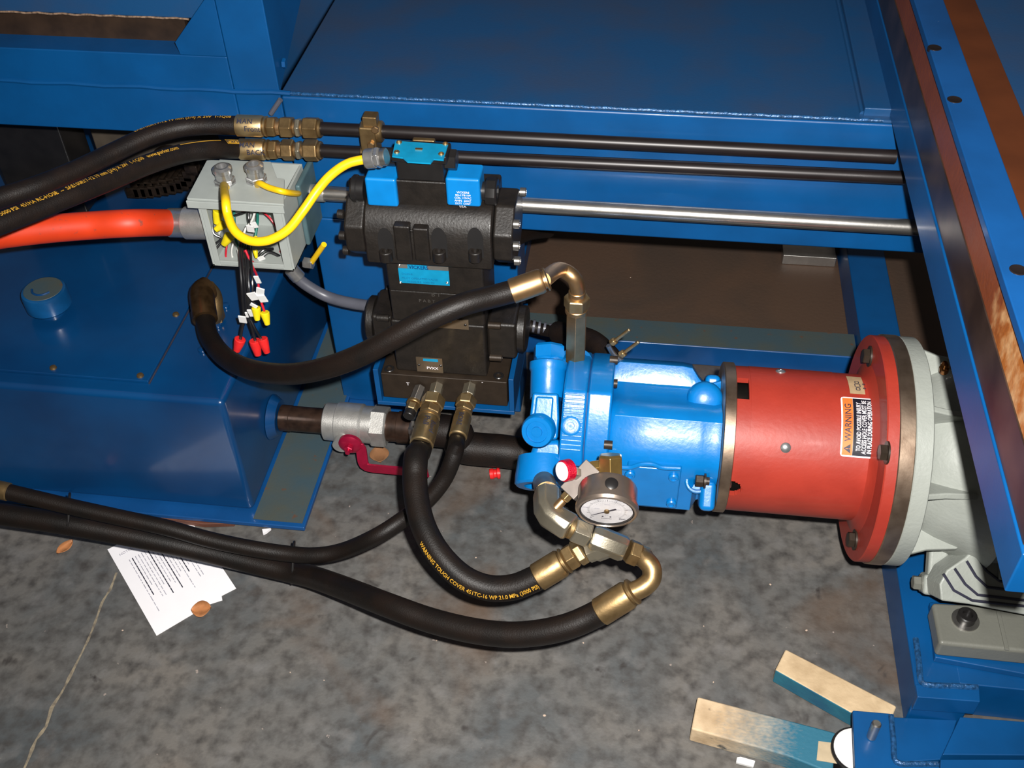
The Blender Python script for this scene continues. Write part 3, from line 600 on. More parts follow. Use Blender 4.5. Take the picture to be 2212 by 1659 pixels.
# terminal box on top with cyan plate
zb_ = W(905,388,y=YP).z; zc_ = zb_+.043
mb = MB(); xa_ = W(848,360,y=YP).x; xb_ = W(968,360,y=YP).x
mb.box(xa_+.006,xb_-.006,YP-.004,YP+.04,zb_,zc_-.012); mb.box(xa_,xb_,YP-.006,W(905,303,z=zc_).y,zc_-.014,zc_); mb.build('terminal_box', BLACKP, vs_, bevel=.003)
zp = zc_+.002
pl = [(845+2,337),(870,340),(880,349),(930,352),(937,343),(958,345),(966,318),(968,312),(855,304),(853,309)]
mb = MB(); mb.prism([W(px,row,z=zp) for px,row in pl], (0,0,-.0022)); tcov = mb.build('terminal_cover', CYAN, vs_)
for px,row in ((857,329),(953,333),(862,308),(962,311)): socket(tcov, W(px,row,z=zp), (0,0,1), .0042, .002, ZINC,'cover_screw')
q = W(905,323,z=zp); mb = MB(); mb.box(q.x-.005,q.x+.005,q.y-.002,q.y+.002,zp,zp+.0015); mb.build('indicator_lamp', BRZ, vs_)
q = W(912,304,z=zc_); mb = MB(); mb.box(q.x-.015,q.x+.017,q.y+.001,q.y+.010,q.z-.03,q.z+.000); mb.build('rear_connector', ZINCD, vs_, bevel=.002)
q = W(972,345,y=YP+.02); mb = MB(); mb.hexn(q-V((.008,0,0)), q+V((.010,0,0)), .0155); mb.build('terminal_plug', BLACKP, vs_)
q = W(838,338,y=YP+.02); mb = MB(); mb.cyl(q-V((.010,0,0)), q+V((.012,0,0)), .013, n=20); mb.build('terminal_port', BLACKP, vs_)

# manifold and its blue tray
mf = thing('manifold_block', 'brown-black steel manifold block under the black valve stack', 'manifold', (-.303,1.3,.22))
MB().box(-.408,-.199,YV-.005,YV+.12,.221,.2750).build('block', STEELB, mf, bevel=.0015)
for px,row in ((841,797),(1077,812)): socket(mf, W(px,row,z=.2748), (0,0,1), .0085, .002, BLACKP)
for px,row,t_ in ((878,832,'T'),(1040,828,'-')): text('stamp', t_, .009, on_plane(W(px,row,y=YV-.0056),(1,0,0),(0,0,1)), WLAB, mf)
mp = thing('mounting_tray', 'bright blue bent steel tray holding the manifold block on the leg', 'bracket', (-.303,1.35,.21))
mb = MB(); mb.box(-.4195,-.411,YV-.008,YF-.001,.213,.285); mb.build('side_plate', BLUE, mp, bevel=.001)
mb = MB(); mb.box(-.196,-.1875,YV-.008,YF-.001,.213,.285); mb.build('side_plate', BLUE, mp, bevel=.001)
mb = MB(); mb.box(-.4195,-.1875,YV-.008,YF-.001,.205,.2128); mb.build('bottom_plate', BLUE, mp, bevel=.001)
# port adapters on manifold
def dirto(px0,r0,px1,r1,y0,y1): return (W(px1,r1,y=y1)-W(px0,r0,y=y0)).normalized()
DN = V((-.02,-1,-.06)).normalized()
ha = W(944,836,y=YV-.006); hb = W(1015,836,y=YV-.006); hc = W(903,836,y=YV-.006)
h4e = [None,None]
# ================================================================ PUMP AXIS FRAME
AX = V((.34,1.145,.297)); TT = V((0,-.7225,.6914)); UU = V((0,.6914,.7225))
def PP(px,row,t):
    r = ray(px,row); k = (t-(CAM-AX).dot(TT))/r.dot(TT); return CAM+r*k
def ST(x,s,t): return V((x,AX.y,AX.z))+UU*s+TT*t
# --- hoses at the manifold
h4, pa4 = hose('hydraulic_hose', 'thick black hose with gold lettering curving from manifold to the tee fitting',
    [ha+DN*.118, ha+DN*.14, D(899,985,1.555),D(896,1035,1.53),D(902,1090,1.51),D(918,1145,1.49),D(950,1200,1.475),D(1000,1248,1.465),D(1055,1270,1.46),D(1110,1268,1.455),D(1160,1248,1.45),D(1185,1235,1.447)], .0178, HOSE2)
text('print', 'WARNING TOUGH COVER 451TC-16 WP 21.0 MPa (3000 PSI)', .0095, on_path(pa4,.0178,sat(pa4,918,1180),-.72), GOLDP, h4, width=sat(pa4,1158,1250)-sat(pa4,918,1180))
p, fs_ = coupling(h4, ha+DN*.125, -DN, [('fer',.062,.0190,ZINC,'ferrule'),('hex',.016,.0180,ZINCD,'ferrule_hex')])
F = flat_cyl(ha+DN*.125, -DN, .0193, .0)
text('marker_writing', 'Pull', .013, lambda u, v: F(.046-u, .002-v), INK, h4); text('marker_writing', 'Bord', .012, lambda u, v: F(.040-u, -.010-v), INK, h4)
a4 = thing('port_adapter', 'left brass port adapter with large nut on manifold front', 'fitting', p)
p, _ = coupling(a4, p, -DN, [('hex2',.022,.0200,ZINC,'swivel_nut'),('cyl',.005,.0105,BRZ,'thread'),('hex',.034,.0115,NICKEL,'port_hex')])
h5, pa5 = hose('hydraulic_hose', 'thinner black hose from right manifold port crossing behind and running left',
    [hb+DN*.100, hb+DN*.118, D(983,975,1.60),D(962,1030,1.61),D(925,1078,1.62),D(870,1122,1.63),D(810,1160,1.63),D(740,1190,1.665),D(680,1200,1.675),D(620,1196,1.683),D(540,1184,1.683),D(450,1165,1.683),D(360,1140,1.68),D(250,1116,1.68),D(150,1094,1.68),D(70,1075,1.68),D(15,1062,1.68),D(-10,1057,1.68)], .0128, HOSE2)
p, _ = coupling(h5, hb+DN*.108, -DN, [('fer',.052,.0145,ZINC,'ferrule'),('hex',.012,.0145,ZINCD,'ferrule_hex')])
F5 = flat_cyl(hb+DN*.108, -DN, .0148, .0); text('marker_writing', 'BORE', .011, lambda u, v: F5(.040-u, .004-v), INK, h5)
coupling(h5, D(20,1063,1.68), D(-40,1050,1.68)-D(20,1063,1.68), [('fer',.05,.0145,ZINCD,'ferrule')])
a5 = thing('port_adapter', 'right brass port adapter with nut on manifold front', 'fitting', p)
p, _ = coupling(a5, p, -DN, [('hex2',.018,.0168,ZINC,'swivel_nut'),('cyl',.005,.0105,BRZ,'thread'),('hex',.032,.0112,NICKEL,'port_hex')])
bpy.data.objects.remove(bl)
a6 = thing('port_plug', 'small steel plug fitting beside the left manifold port adapter', 'fitting', hc)
coupling(a6, hc+V((.004,0,0)), V((-.12,-.95,-.1)), [('hex',.032,.010,STEEL,'plug_hex'),('cyl',.006,.012,ZINCD,'collar'),('hex2',.014,.0105,ZINC,'cap_nut'),('cyl',.012,.0095,BLACKP,'dust_cap')])

# ================================================================ MIDDLE HOSE tank -> pump adapter
h3, pa3 = hose('hydraulic_hose', 'black hose arching from reservoir elbow over the valve stack to the pump top', 
    [D(442,668,1.77),D(443,690,1.76),D(452,728,1.72),D(482,768,1.66),D(530,795,1.60),D(590,807,1.55),D(650,806,1.51),D(720,790,1.47),D(790,762,1.44),D(860,724,1.42),D(930,687,1.41),D(1000,658,1.41),D(1060,642,1.42),D(1105,630,1.425),D(1125,624,1.427)], .0155, HOSE2)
el = thing('hose_elbow', 'dark brown plated elbow where the arching hose meets the reservoir top', 'fitting', W(455,690,z=.291))
mb = MB(); mb.tube(smoothpath([D(443,690,1.758),D(438,655,1.775),D(437,632,1.79),D(450,622,1.80)],.004), .0205, 24); mb.build('ferrule', mat('dark_brown_plate',(.16,.09,.04),.32,.85,.3,50), el)
mb = MB(); mb.tube(smoothpath([D(447,620,1.80),D(462,640,1.815),D(464,675,1.825),W(463,690,z=.293)],.004), .0135, 20); mb.build('bend', ZINCD, el)
mb = MB(); q = W(466,690,z=.292); mb.hexn(q, q+V((0,0,.02)), .017); mb.build('swivel_nut', ZINCD, el)
for px,row in ((487,662),(470,704),(437,757)):
    q = W(px,row,z=.289); MB().lathe(q, (0,0,1), [(0,.007),(.004,.007),(.005,.003)], 16).build('tank_plug', TANK, tk)

# ================================================================ BELLHOUSING (red)
RT = .108
bh = thing('bellhousing', 'red primed bellhousing adapter with warning sticker between pump and motor', 'pump adapter', (.24,AX.y,AX.z-RT))
def cgrid(r, x0, x1, nx, na, holes, th, name, m, parent):
    mb = MB(); vs = []; fs = []
    for k, rr in enumerate((r, r-th)):
        for i in range(nx+1):
            for j in range(na):
                a = 2*math.pi*j/na; vs.append(ST(x0+(x1-x0)*i/nx, rr*math.sin(a), rr*math.cos(a)))
    N = (nx+1)*na; open_ = set()
    for i in range(nx):
        for j in range(na):
            xx = x0+(x1-x0)*(i+.5)/nx; aa = (2*math.pi*(j+.5)/na+math.pi)%(2*math.pi)-math.pi
            if any(h(xx, aa) for h in holes): open_.add((i,j))
    for i in range(nx):
        for j in range(na):
            if (i,j) in open_: continue
            k = (j+1)%na; a,b,c,d = i*na+j, i*na+k, (i+1)*na+k, (i+1)*na+j
            fs.append((a,b,c,d)); fs.append((a+N,d+N,c+N,b+N))
            for (di,dj,e) in ((-1,0,(a,b)),(1,0,(d,c)),(0,-1,(a,d)),(0,1,(b,c))):
                ni, nj = i+di, (j+dj)%na
                if ni < 0 or ni >= nx or (ni,nj) in open_: fs.append((e[0],e[1],e[1]+N,e[0]+N))
    mb.add(vs, fs); return mb.build(name, m, parent, ang=45)
def ang(px,row,r=RT):
    # sight line against the cylinder
    rr = ray(px,row); o = CAM-AX; du, dt = rr.dot(UU), rr.dot(TT); ou, ot = o.dot(UU), o.dot(TT)
    A_ = du*du+dt*dt; B_ = 2*(du*ou+dt*ot); C_ = ou*ou+ot*ot-r*r; k = (-B_-math.sqrt(max(0,B_*B_-4*A_*C_)))/(2*A_)
    p = CAM+rr*k; return p.x, math.atan2((p-AX).dot(UU), (p-AX).dot(TT))
xs1, as1 = ang(1592,822); xs2, as2 = ang(1598,862); xh, ah = ang(1580,1056)
holes = [lambda x, a: .150 < x < .168 and as2 < a < as1+.06, lambda x, a: math.hypot(x-xh, (a-ah)*RT) < .014]
cgrid(RT, .148, .345, 110, 340, holes, .008, 'tube_body', RED, bh)
mb = MB(); mb.lathe(V((.16,AX.y,AX.z)), (1,0,0), [(-.008,.085),(.06,.085),(.062,.088),(.15,.088)], 48); mb.build('coupling_liner', mat('dark_liner',(.02,.018,.016),.4,.6), bh)  # coupling widened into an added dark liner that keeps the openings dark
mb = MB(); mb.lathe(V((.3315,AX.y,AX.z)), (1,0,0), [(0,RT-.002),(.003,RT+.001),(.006,RT+.006),(.009,RT+.014),(.011,.128)], 72, caps=False); mb.build('fillet', RED, bh)
mb = MB(); mb.lathe(V((.342,AX.y,AX.z)), (1,0,0), [(0,.08),(0,.1655),(.0015,.167),(.016,.167),(.016,.08)], 96); rfl = mb.build('flange', RED, bh)
mb = MB(); mb.lathe(V((.358,AX.y,AX.z)), (1,0,0), [(0,.168),(.0012,.1692),(.020,.1692),(.0212,.168)], 96); mb.build('steel_ring', RAWST, bh)
for px,row in ((1880,770),(1918,978),(1848,1166)):
    q = W(px,row,x=.342); bolt(rfl, q, (-1,0,0), .0115, .010, STEELB if px != 1880 else STEELB, 'flange_bolt', washer=.0155)
# front steel ring next to the pump
mb = MB(); mb.lathe(V((.134,AX.y,AX.z)), (1,0,0), [(0,.06),(0,RT+.003),(.0012,RT+.0045),(.0155,RT+.0045),(.0165,RT+.003),(.0165,.1)], 96); mb.build('pump_ring', RAWST, bh)
for px,row in ((1697,967),(1686,804)):
    x_, a_ = ang(px,row); q = ST(x_,(RT)*math.sin(a_),(RT)*math.cos(a_)); d = UU*math.sin(a_)+TT*math.cos(a_)
    mb = MB(); mb.lathe(q, d, [(0,.0075),(.002,.0072),(.0038,.0045),(.0042,.0012),(.0025,.0008)], 20); mb.build('cover_screw', GALV, bh)
q = ST(xh+.001,(RT-.012)*math.sin(ah),(RT-.012)*math.cos(ah)); bolt(bh, q, (-1,0,0), .008, .008, STEEL, 'inner_bolt')
# access cover outline: thin curved sheet on the tube
def patch(x0,x1,a0,a1,r,name,m,parent,t=.0008,corner=0,nx=10,na=24):
    mb = MB(); vs = []
    for k in (r, r+t):
        for i in range(nx+1):
            for j in range(na+1):
                x = x0+(x1-x0)*i/nx; a = a0+(a1-a0)*j/na; vs.append((x,a,k))
    if corner:
        out = []
        for (x,a,k) in vs:
            ex = min(x-x0, x1-x); ea = min(a-a0, a1-a)*r
            if ex < corner and ea < corner:
                cx = x0+corner if x-x0 < x1-x else x1-corner; ca = a0+corner/r if a-a0 < a1-a else a1-corner/r
                dx, da = x-cx, (a-ca)*r; m_ = max(abs(dx),abs(da)); L = math.hypot(dx,da)
                if L > 0: dx, da = dx/L*m_, da/L*m_
                x, a = cx+dx, ca+da/r
            out.append((x,a,k))
        vs = out
    P3 = [ST(x,k*math.sin(a),k*math.cos(a)) for x,a,k in vs]; N = (nx+1)*(na+1); fs = []
    I = lambda i,j: i*(na+1)+j
    for i in range(nx):
        for j in range(na):
            q4 = (I(i,j),I(i,j+1),I(i+1,j+1),I(i+1,j)); fs.append(tuple(v+N for v in q4)); fs.append(q4[::-1])
    for i in range(nx): fs += [(I(i,0),I(i+1,0),I(i+1,0)+N,I(i,0)+N),(I(i,na),I(i,na)+N,I(i+1,na)+N,I(i+1,na))]
    for j in range(na): fs += [(I(0,j),I(0,j)+N,I(0,j+1)+N,I(0,j+1)),(I(nx,j),I(nx,j+1),I(nx,j+1)+N,I(nx,j)+N)]
    mb.add(P3, fs); return mb.build(name, m, parent, ang=45)
xk0 = .1705; xk1,_ = ang(1812,960); _,ak = ang(1640,985)
# cover sheet with chamfered lower corners
def cover():
    mb = MB(); vs = []; na = 28; nx = 16; r = RT+.0009
    for i in range(nx+1):
        x = xk0+(xk1-xk0)*i/nx; e = min(x-xk0, xk1-x); a0 = ak+max(0,(.024-e))/RT*.9
        for j in range(na+1): vs.append(ST(x, r*math.sin(a0+(1.45-a0)*j/na), r*math.cos(a0+(1.45-a0)*j/na)))
    N = len(vs)
    for i in range(nx+1):
        x = xk0+(xk1-xk0)*i/nx; e = min(x-xk0, xk1-x); a0 = ak+max(0,(.024-e))/RT*.9
        for j in range(na+1): vs.append(ST(x, (r-.0008)*math.sin(a0+(1.45-a0)*j/na), (r-.0008)*math.cos(a0+(1.45-a0)*j/na)))
    I = lambda i,j: i*(na+1)+j; fs = []
    for i in range(nx):
        for j in range(na): fs.append((I(i,j),I(i,j+1),I(i+1,j+1),I(i+1,j)))
    for i in range(nx): fs.append((I(i,0),I(i+1,0),I(i+1,0)+N,I(i,0)+N))
    for j in range(na): fs += [(I(0,j),I(0,j+1),I(0,j+1)+N,I(0,j)+N),(I(nx,j),I(nx,j+1),I(nx,j+1)+N,I(nx,j)+N)]
    mb.add(vs, fs); return mb.build('access_cover', RED, bh, ang=45)
cover()
# warning sticker
x0,a1 = ang(1813,858); x1,_ = ang(1886,866); _,a0 = ang(1850,988); x0b,_ = ang(1816,980)
x0 = (x0+x0b)/2
wst = patch(x0,x1,a0,a1,RT+.001,'warning_sticker',WLAB,bh,.0005,.004)
b_ = .0022; xm = x0+(x1-x0)*.36
patch(x0+b_,xm,a0+b_/RT,a1-b_/RT,RT+.0017,'sticker_orange',ORLAB,wst,.0002)
patch(xm+.0002,x1-b_,a0+b_/RT,a1-b_/RT,RT+.0017,'sticker_black',BLAB,wst,.0002)
def stick(x,u0,r=RT+.0023): return lambda u, v: ST(x-v, r*math.sin(a0+(u0+u)/RT), r*math.cos(a0+(u0+u)/RT))
Ls = (a1-a0)*RT
text('sticker_text', 'WARNING', .0125, stick(xm-.0028,Ls*.24), INK, wst, Ls*.62)
mb = MB(); f_ = stick(xm-.0028,Ls*.055); mb.add([f_(0,0),f_(.013,0),f_(.0065,.0095)],[(0,1,2)]); mb.build('sticker_triangle', INK, wst, smooth=False, fix=False)
text('sticker_text', '!', .008, stick(xm-.0038,Ls*.055+.0052,RT+.0026), ORLAB, wst)
wx = (x1-b_-xm)/3.4
for k,(t_,w_) in enumerate((('TO AVOID POSSIBLE INJURY',.80),('ACCESS HOLE COVER MUST BE',.88),('IN PLACE DURING OPERATION',.86))):
    text('sticker_text', t_, wx*1.12, stick(xm+wx*(1.35+k*.95),Ls*(.50-w_/2)), WLAB, wst, Ls*w_)
xt0,at1 = ang(1830,822); xt1,_ = ang(1866,838); _,at0 = ang(1850,852)
patch(xt0,xt1,at0,at1+.12,RT+.001,'tan_sticker',TAN,bh,.0004); tst = bpy.data.objects[-1] if 0 else None
f_ = lambda u, v: ST(xt0+.008+u, (RT+.0018)*math.sin(at0+.006/RT+v/RT), (RT+.0018)*math.cos(at0+.006/RT+v/RT))
mb = MB()
for cx,cy,hw in ((.004,.004,.0025),(.004,.012,.0035),(.004,.020,.0025),(.013,.006,.0012),(.013,.016,.0012)):
    for (ax_,ay_,bx_,by_) in ((-1,-1,1,-1),(1,-1,1,1),(1,1,-1,1),(-1,1,-1,-1)):
        p_ = (cx+ax_*hw,cy+ay_*hw); q_ = (cx+bx_*hw,cy+by_*hw); w_ = .0006; nx_,ny_ = (w_,0) if p_[0]==q_[0] else (0,w_)
        mb.add([f_(p_[0]-nx_,p_[1]-ny_),f_(q_[0]-nx_,q_[1]-ny_),f_(q_[0]+nx_,q_[1]+ny_),f_(p_[0]+nx_,p_[1]+ny_)],[(0,1,2,3)])
mb.build('sticker_logo', INK, bh, smooth=False, fix=False)

# ================================================================ MOTOR (grey)
mo = thing('electric_motor', 'grey cast electric motor at the right, partly under the guide beam', 'electric motor', (.6,AX.y,.094))
c = V((0,AX.y,AX.z))
mb = MB(); mb.lathe(c+V((.3795,0,0)), (1,0,0), [(0,.1665),(.0015,.168),(.022,.168),(.0235,.166),(.0235,.12)], 96); mb.build('face_flange', GREY, mo)
mb = MB(); mb.lathe(c+V((.40,0,0)), (1,0,0), [(0,.100),(.006,.108),(.02,.120),(.04,.131),(.06,.139),(.08,.146),(.10,.152),(.108,.160),(.114,.164),(.118,.160)], 96); mb.build('end_bell', GREY, mo)
for k, a in enumerate((1.22,.42,-.35,-1.12,-1.9,2.0)):
    d = UU*math.sin(a)+TT*math.cos(a); w = V((1,0,0)).cross(d); mb = MB()
    pr = [c+V((.402,0,0))+d*.09, c+V((.402,0,0))+d*.160, c+V((.43,0,0))+d*.150, c+V((.47,0,0))+d*.1455, c+V((.49,0,0))+d*.13]
    mb.prism([p-w*.0045 for p in pr], w*.009); mb.build('bell_rib', GREY, mo, bevel=.0025, seg=3)
mb = MB(); mb.lathe(c+V((.514,0,0)), (1,0,0), [(0,.150),(.002,.156),(.33,.156),(.335,.15)], 96); mb.build('frame_barrel', GREY, mo)
for k in range(26):
    a = -2.75+k*.118
    if abs(a) > 2.75: continue
    d = UU*math.sin(a)+TT*math.cos(a); w = V((1,0,0)).cross(d)
    st_ = .512+.022*max(0,1.0-abs(a+1.15)*1.6); mb = MB(); mb.obox(c+V(((st_+.83)/2,0,0))+d*.165, ((1,0,0),d,w), ((.83-st_)/2,.013,.0028)); mb.build('cooling_fin', GREY, mo, bevel=.0015)
# bolt lugs
lgp = PP(2020,1262,.0)
mb = MB(); mb.obox(lgp, ((1,0,0),UU,TT), (.020,.015,.015)); mb.build('bolt_lug', GREY, mo, bevel=.005, seg=3)
mb = MB(); mb.obox(lgp+UU*.03, ((1,0,0),UU,TT), (.014,.025,.011)); mb.build('lug_web', GREY, mo, bevel=.005, seg=3)
bolt(mo, lgp+V((-.019,0,0)), (-1,0,0), .0105, .012, GREYF, 'lug_bolt', washer=.0125)
for a in (.9,):
    d = UU*math.sin(a)+TT*math.cos(a)
    mb = MB(); mb.obox(c+V((.475,0,0))+d*.158, ((1,0,0),d,V((1,0,0)).cross(d)), (.026,.015,.013)); mb.build('bolt_lug', GREY, mo, bevel=.005, seg=3)
    bolt(mo, c+V((.449,0,0))+d*.163, (-1,0,0), .0105, .012, GREYF, 'lug_bolt', washer=.0125)
q = W(2040,794,x=.43); mb = MB(); mb.lathe(q, (q-c-V((q.x,0,0))).normalized() if 0 else V((-.2,-.3,.9)), [(-.01,.0065),(.0,.0065),(.002,.0045),(.006,.004),(.008,.0052),(.012,.004),(.013,.001)], 16); mb.build('grease_nipple', mat('copper',(.75,.3,.1),.25,.95), mo)
q = W(2104,993,x=.49); mb = MB(); mb.cyl(q+TT*-.02, q+TT*.006, .0115, n=20); mb.build('plug', GREYF, mo)
# feet and slab
fz = .128
def slab(name, pts, z0, z1, m, bev): 
    lo = [W(px,row,z=z1) for px,row in pts]; mb = MB(); mb.prism(lo, (0,0,z0-z1)); return mb.build(name, m, mo, bevel=bev, seg=3)
mft = slab('foot', [(2013,1300),(2250,1312),(2262,1412),(2030,1389)], .094, fz, GREYF, .006)
q = W(2085,1340,z=fz); mb = MB(); mb.lathe(q, (0,0,1), [(0,.019),(.002,.019),(.002,.013),(.014,.0135),(.0155,.012),(.0155,.0075),(.008,.007)], 28); mb.build('foot_bolt', BLACKP, mft)
mb = MB(); mb.cyl(q, q+V((0,0,.0023)), .0195, n=28); mb.build('foot_washer', STEEL, mft)
mb = MB(); a = W(2166,1312,z=fz+.001); b = W(2163,1402,z=fz+.001); mb.obox((a+b)/2, ((1,0,0),(0,1,0),(0,0,1)), (.003,(a-b).length/2,.0015)); mb.build('foot_rib', GREYF, mo, bevel=.001)
fp = [(2033,1298),(2030,1262),(2046,1232),(2085,1205),(2140,1150),(2290,1200),(2300,1345),(2095,1306)]
fd = lambda px,row: D(px,row,1.515)
mb = MB(); mb.prism([fd(*p) for p in fp], (MR @ V((0,0,-1)))*.05); fcst = mb.build('finned_casting', GREY, mo, bevel=.003)
for pl_0 in ([(2038,1240),(2060,1275),(2100,1297),(2220,1310)],[(2062,1228),(2085,1262),(2112,1285),(2140,1288),(2240,1300)],[(2088,1212),(2108,1245),(2132,1268),(2165,1272),(2240,1282)],[(2108,1196),(2130,1232),(2160,1255),(2200,1262)],[(2128,1172),(2150,1205),(2185,1235)]):
    mb = MB(); mb.tube([fd(*p)+ray(*p)*-.0004 for p in pl_0], .0022, 6); mb.build('groove_shade', INK, fcst)  # dark raised lines paint the shade between the fins
# motor riser
ri = thing('motor_riser', 'blue welded riser channel under the grey motor foot', 'support', (.56,.95,.081))
mb = MB(); mb.prism([W(px,row,z=.093) for px,row in ((2008,1300),(2255,1312),(2290,1470),(2020,1420))], (0,0,-.0118)); mb.build('riser_plate', BLUE, ri, bevel=.002)
mb = MB(); mb.box(.50,.95,.90,.97,.0,.0805); mb.build('cross_channel', BLUE, ri, bevel=.002)

# front right lug, foot bracket, levelling foot
lg = thing('frame_lug', 'blue steel lug plate welded at the near end of the right base rail', 'bracket', (.5,.89,.0))
q0 = W(1975,1505,z=.075)
mb = MB(); mb.prism([W(px,row,z=.082) for px,row in ((1978,1478),(2116,1486),(2118,1516),(1982,1506))], (0,0,-.035)); mb.build('lug_plate', BLUE, lg, bevel=.0015)
mb = MB(); mb.tube(smoothpath([W(px,row,z=.083) for px,row in ((1978,1380),(1985,1430),(1990,1472),(2010,1480),(2060,1482),(2112,1485))],.006), .0045, 8); mb.build('weld_bead', mat('weld_blue',(0,0,0)), lg)
fb = thing('foot_bracket', 'blue bent bracket in the bottom right corner carrying the levelling bolt', 'bracket', (.40,.80,0))
def pl_(pts, z, t, nm, m, par, bev=.0015):
    mb = MB(); mb.prism([W(px,row,z=z) for px,row in pts], (0,0,-t)); return mb.build(nm, m, par, bevel=bev)
pl_([(1842,1534),(1925,1541),(1935,1650),(2030,1655),(2030,1720),(1850,1720)], .085, .010, 'foot_plate', BLUE, fb)
pl_([(1918,1548),(2068,1555),(2040,1640),(1925,1648)], .022, .02, 'web_plate', BLUE, fb)
pl_([(2032,1640),(2260,1640),(2290,1760),(2026,1760)], .070, .012, 'cross_plate', BLUE, fb)
pl_([(2074,1548),(2260,1562),(2280,1632),(2036,1630)], .045, .02, 'lower_plate', BLUE, fb)
mb = MB(); mb.tube(smoothpath([W(px,row,z=.088) for px,row in ((1925,1545),(1930,1600),(1936,1645),(1980,1650),(2026,1650))],.006), .004, 8); mb.build('weld_bead', mat('weld_blue',(0,0,0)), fb)
lf = thing('levelling_foot', 'white round levelling foot with bright threaded stud, bottom right corner', 'levelling foot', W(1857,1632,z=0))
q = W(1852,1620,z=.046); q.z = 0
mb = MB(); mb.lathe(q, (0,0,1), [(0,.034),(.040,.034),(.042,.036),(.045,.036),(.046,.035)], 40); mb.build('rubber_pad', BLACKP, lf)
mb = MB(); mb.lathe(q+V((0,0,.0462)), (0,0,1), [(0,.0325),(.001,.0325),(.0015,.031)], 40); mb.build('white_disc', WHITE, lf)
s0 = W(1882,1592,z=.0855); mb = MB(); mb.lathe(V((s0.x,s0.y,.086)), (.05,.1,1), [(0,.0065),(.03,.0065),(.032,.005)], 20); mb.build('stud', STEEL, lf)

# ================================================================ PUMP (bright blue)
pu = thing('hydraulic_pump', 'bright blue cast hydraulic piston pump bolted to the red bellhousing', 'hydraulic pump', (.02,AX.y,AX.z-.11))
def xr_(px,row,t): return PP(px,row,t).x
def secx(x, L): return [ST(x,s,t) for s,t in L]
mid = [(.104,-.045),(.108,-.012),(.101,.008),(.088,.010),(.071,.010),(.056,.026),(.047,.054),(.035,.078),(.022,.0865),(.0,.0845),(-.022,.0865),(-.041,.080),(-.055,.072),(-.062,.064),(-.112,.018),(-.112,-.03),(-.07,-.085),(0,-.1),(.07,-.085)]
def modl(fn): return [fn(s,t) for s,t in mid]
xsL = xr_(1320,900,.08); xsR = .1335
st_ = []
for x, f in ((xsL,lambda s,t:(s*.94,t*.96)),(xsL+.006,lambda s,t:(s,t)),(.04,lambda s,t:(s,t)),(.075,lambda s,t:(s,t)),(.090,lambda s,t:(s*.98,t) if s > .08 else (s,t)),(.100,lambda s,t:(s*.84 if s > .08 else s,t)),(.108,lambda s,t:(s*.76 if s > .08 else (s*.86 if s < -.1 else s),t*(.9 if s > .06 or s < -.06 else 1))),(.122,lambda s,t:(s*.78 if s > .08 else (s*.80 if s < -.1 else s*.98),t*.97)),(xsR,lambda s,t:(s*.82 if s > .08 else (s*.86 if s < -.1 else s),t))):
    st_.append([ST(x,*f(s,t)) for s,t in mid])
mb = MB(); mb.loft(st_); mb.build('main_housing', PUMP, pu, bevel=.006, seg=4, ang=50)
# valve slabs
sl = [(.110,-.06),(.112,.0),(.079,.064),(.052,.090),(-.030,.094),(-.056,.080),(-.066,.04),(-.066,-.09),(.06,-.1)]
xa_, xb_, xc_ = xr_(1210,930,.09), xr_(1264,930,.09), xr_(1318,930,.085)
mb = MB(); mb.prism([ST(xa_,s,t) for s,t in sl], (xb_-xa_-.0008,0,0)); mb.build('port_plate', PUMP, pu, bevel=.004, seg=3)
mb = MB(); mb.prism([ST(xb_,s*1.0,t-.002) for s,t in sl], (xc_-xb_,0,0)); mb.build('valve_plate', PUMP, pu, bevel=.004, seg=3)
mb = MB(); mb.prism([ST(xb_-.001,s*.985,(t-.004)*.985) for s,t in sl], (.002,0,0)); mb.build('gasket', mat('gasket_dark',(.004,.05,.18),.6), pu)
# rough machined ribs
for k in range(13):
    s_ = .047-k*.0066
    if abs(s_-.008) < .0: continue
    tt_ = .0935 if s_ < .045 else .0915
    mb = MB(); mb.obox(ST((xa_+xb_)/2-.001,s_,.0915), ((1,0,0),UU,TT), ((xb_-xa_)/2-.003,.0014,.0025)); mb.build('cast_line', PUMP, pu, bevel=.001)
q = PP(1233,920,.094); mb = MB(); mb.lathe(q-TT*.004, TT, [(0,.0145),(.0075,.0142),(.0085,.0125),(.0085,.0095),(.0070,.009),(.0070,.0055),(.0095,.005),(.0095,.0015),(.007,.001)], 32); mb.build('bleed_plug', PUMP, pu)
# top port boss that takes the brass adapter
b0 = PP(1243,778,.015)
mb = MB(); mb.lathe(V((b0.x,b0.y,b0.z-.03)), (0,0,1), [(0,.026),(.030,.026),(.033,.024),(.033,.018),(.027,.017)], 32); mb.build('top_port', PUMP, pu)
# compensator column at left
cc = lambda px,row,t: PP(px,row,t)
c1, c2 = cc(1183,862,.045), cc(1186,745,.03)
d_ = (c2-c1).normalized()
mb = MB(); Lc = (c2-c1).length; mb.lathe(c1, d_, [(0,.0265),(Lc*.50,.0265),(Lc*.54,.0285),(Lc*.66,.0285),(Lc*.70,.021),(Lc*.78,.020)], 28); mb.build('compensator', PUMP, pu)
mb = MB(); mb.hexn(c1+d_*Lc*.70, c1+d_*Lc*1.0, .0245, phase=.2, ch=.004); mb.build('adjusting_cap', PUMP, pu)
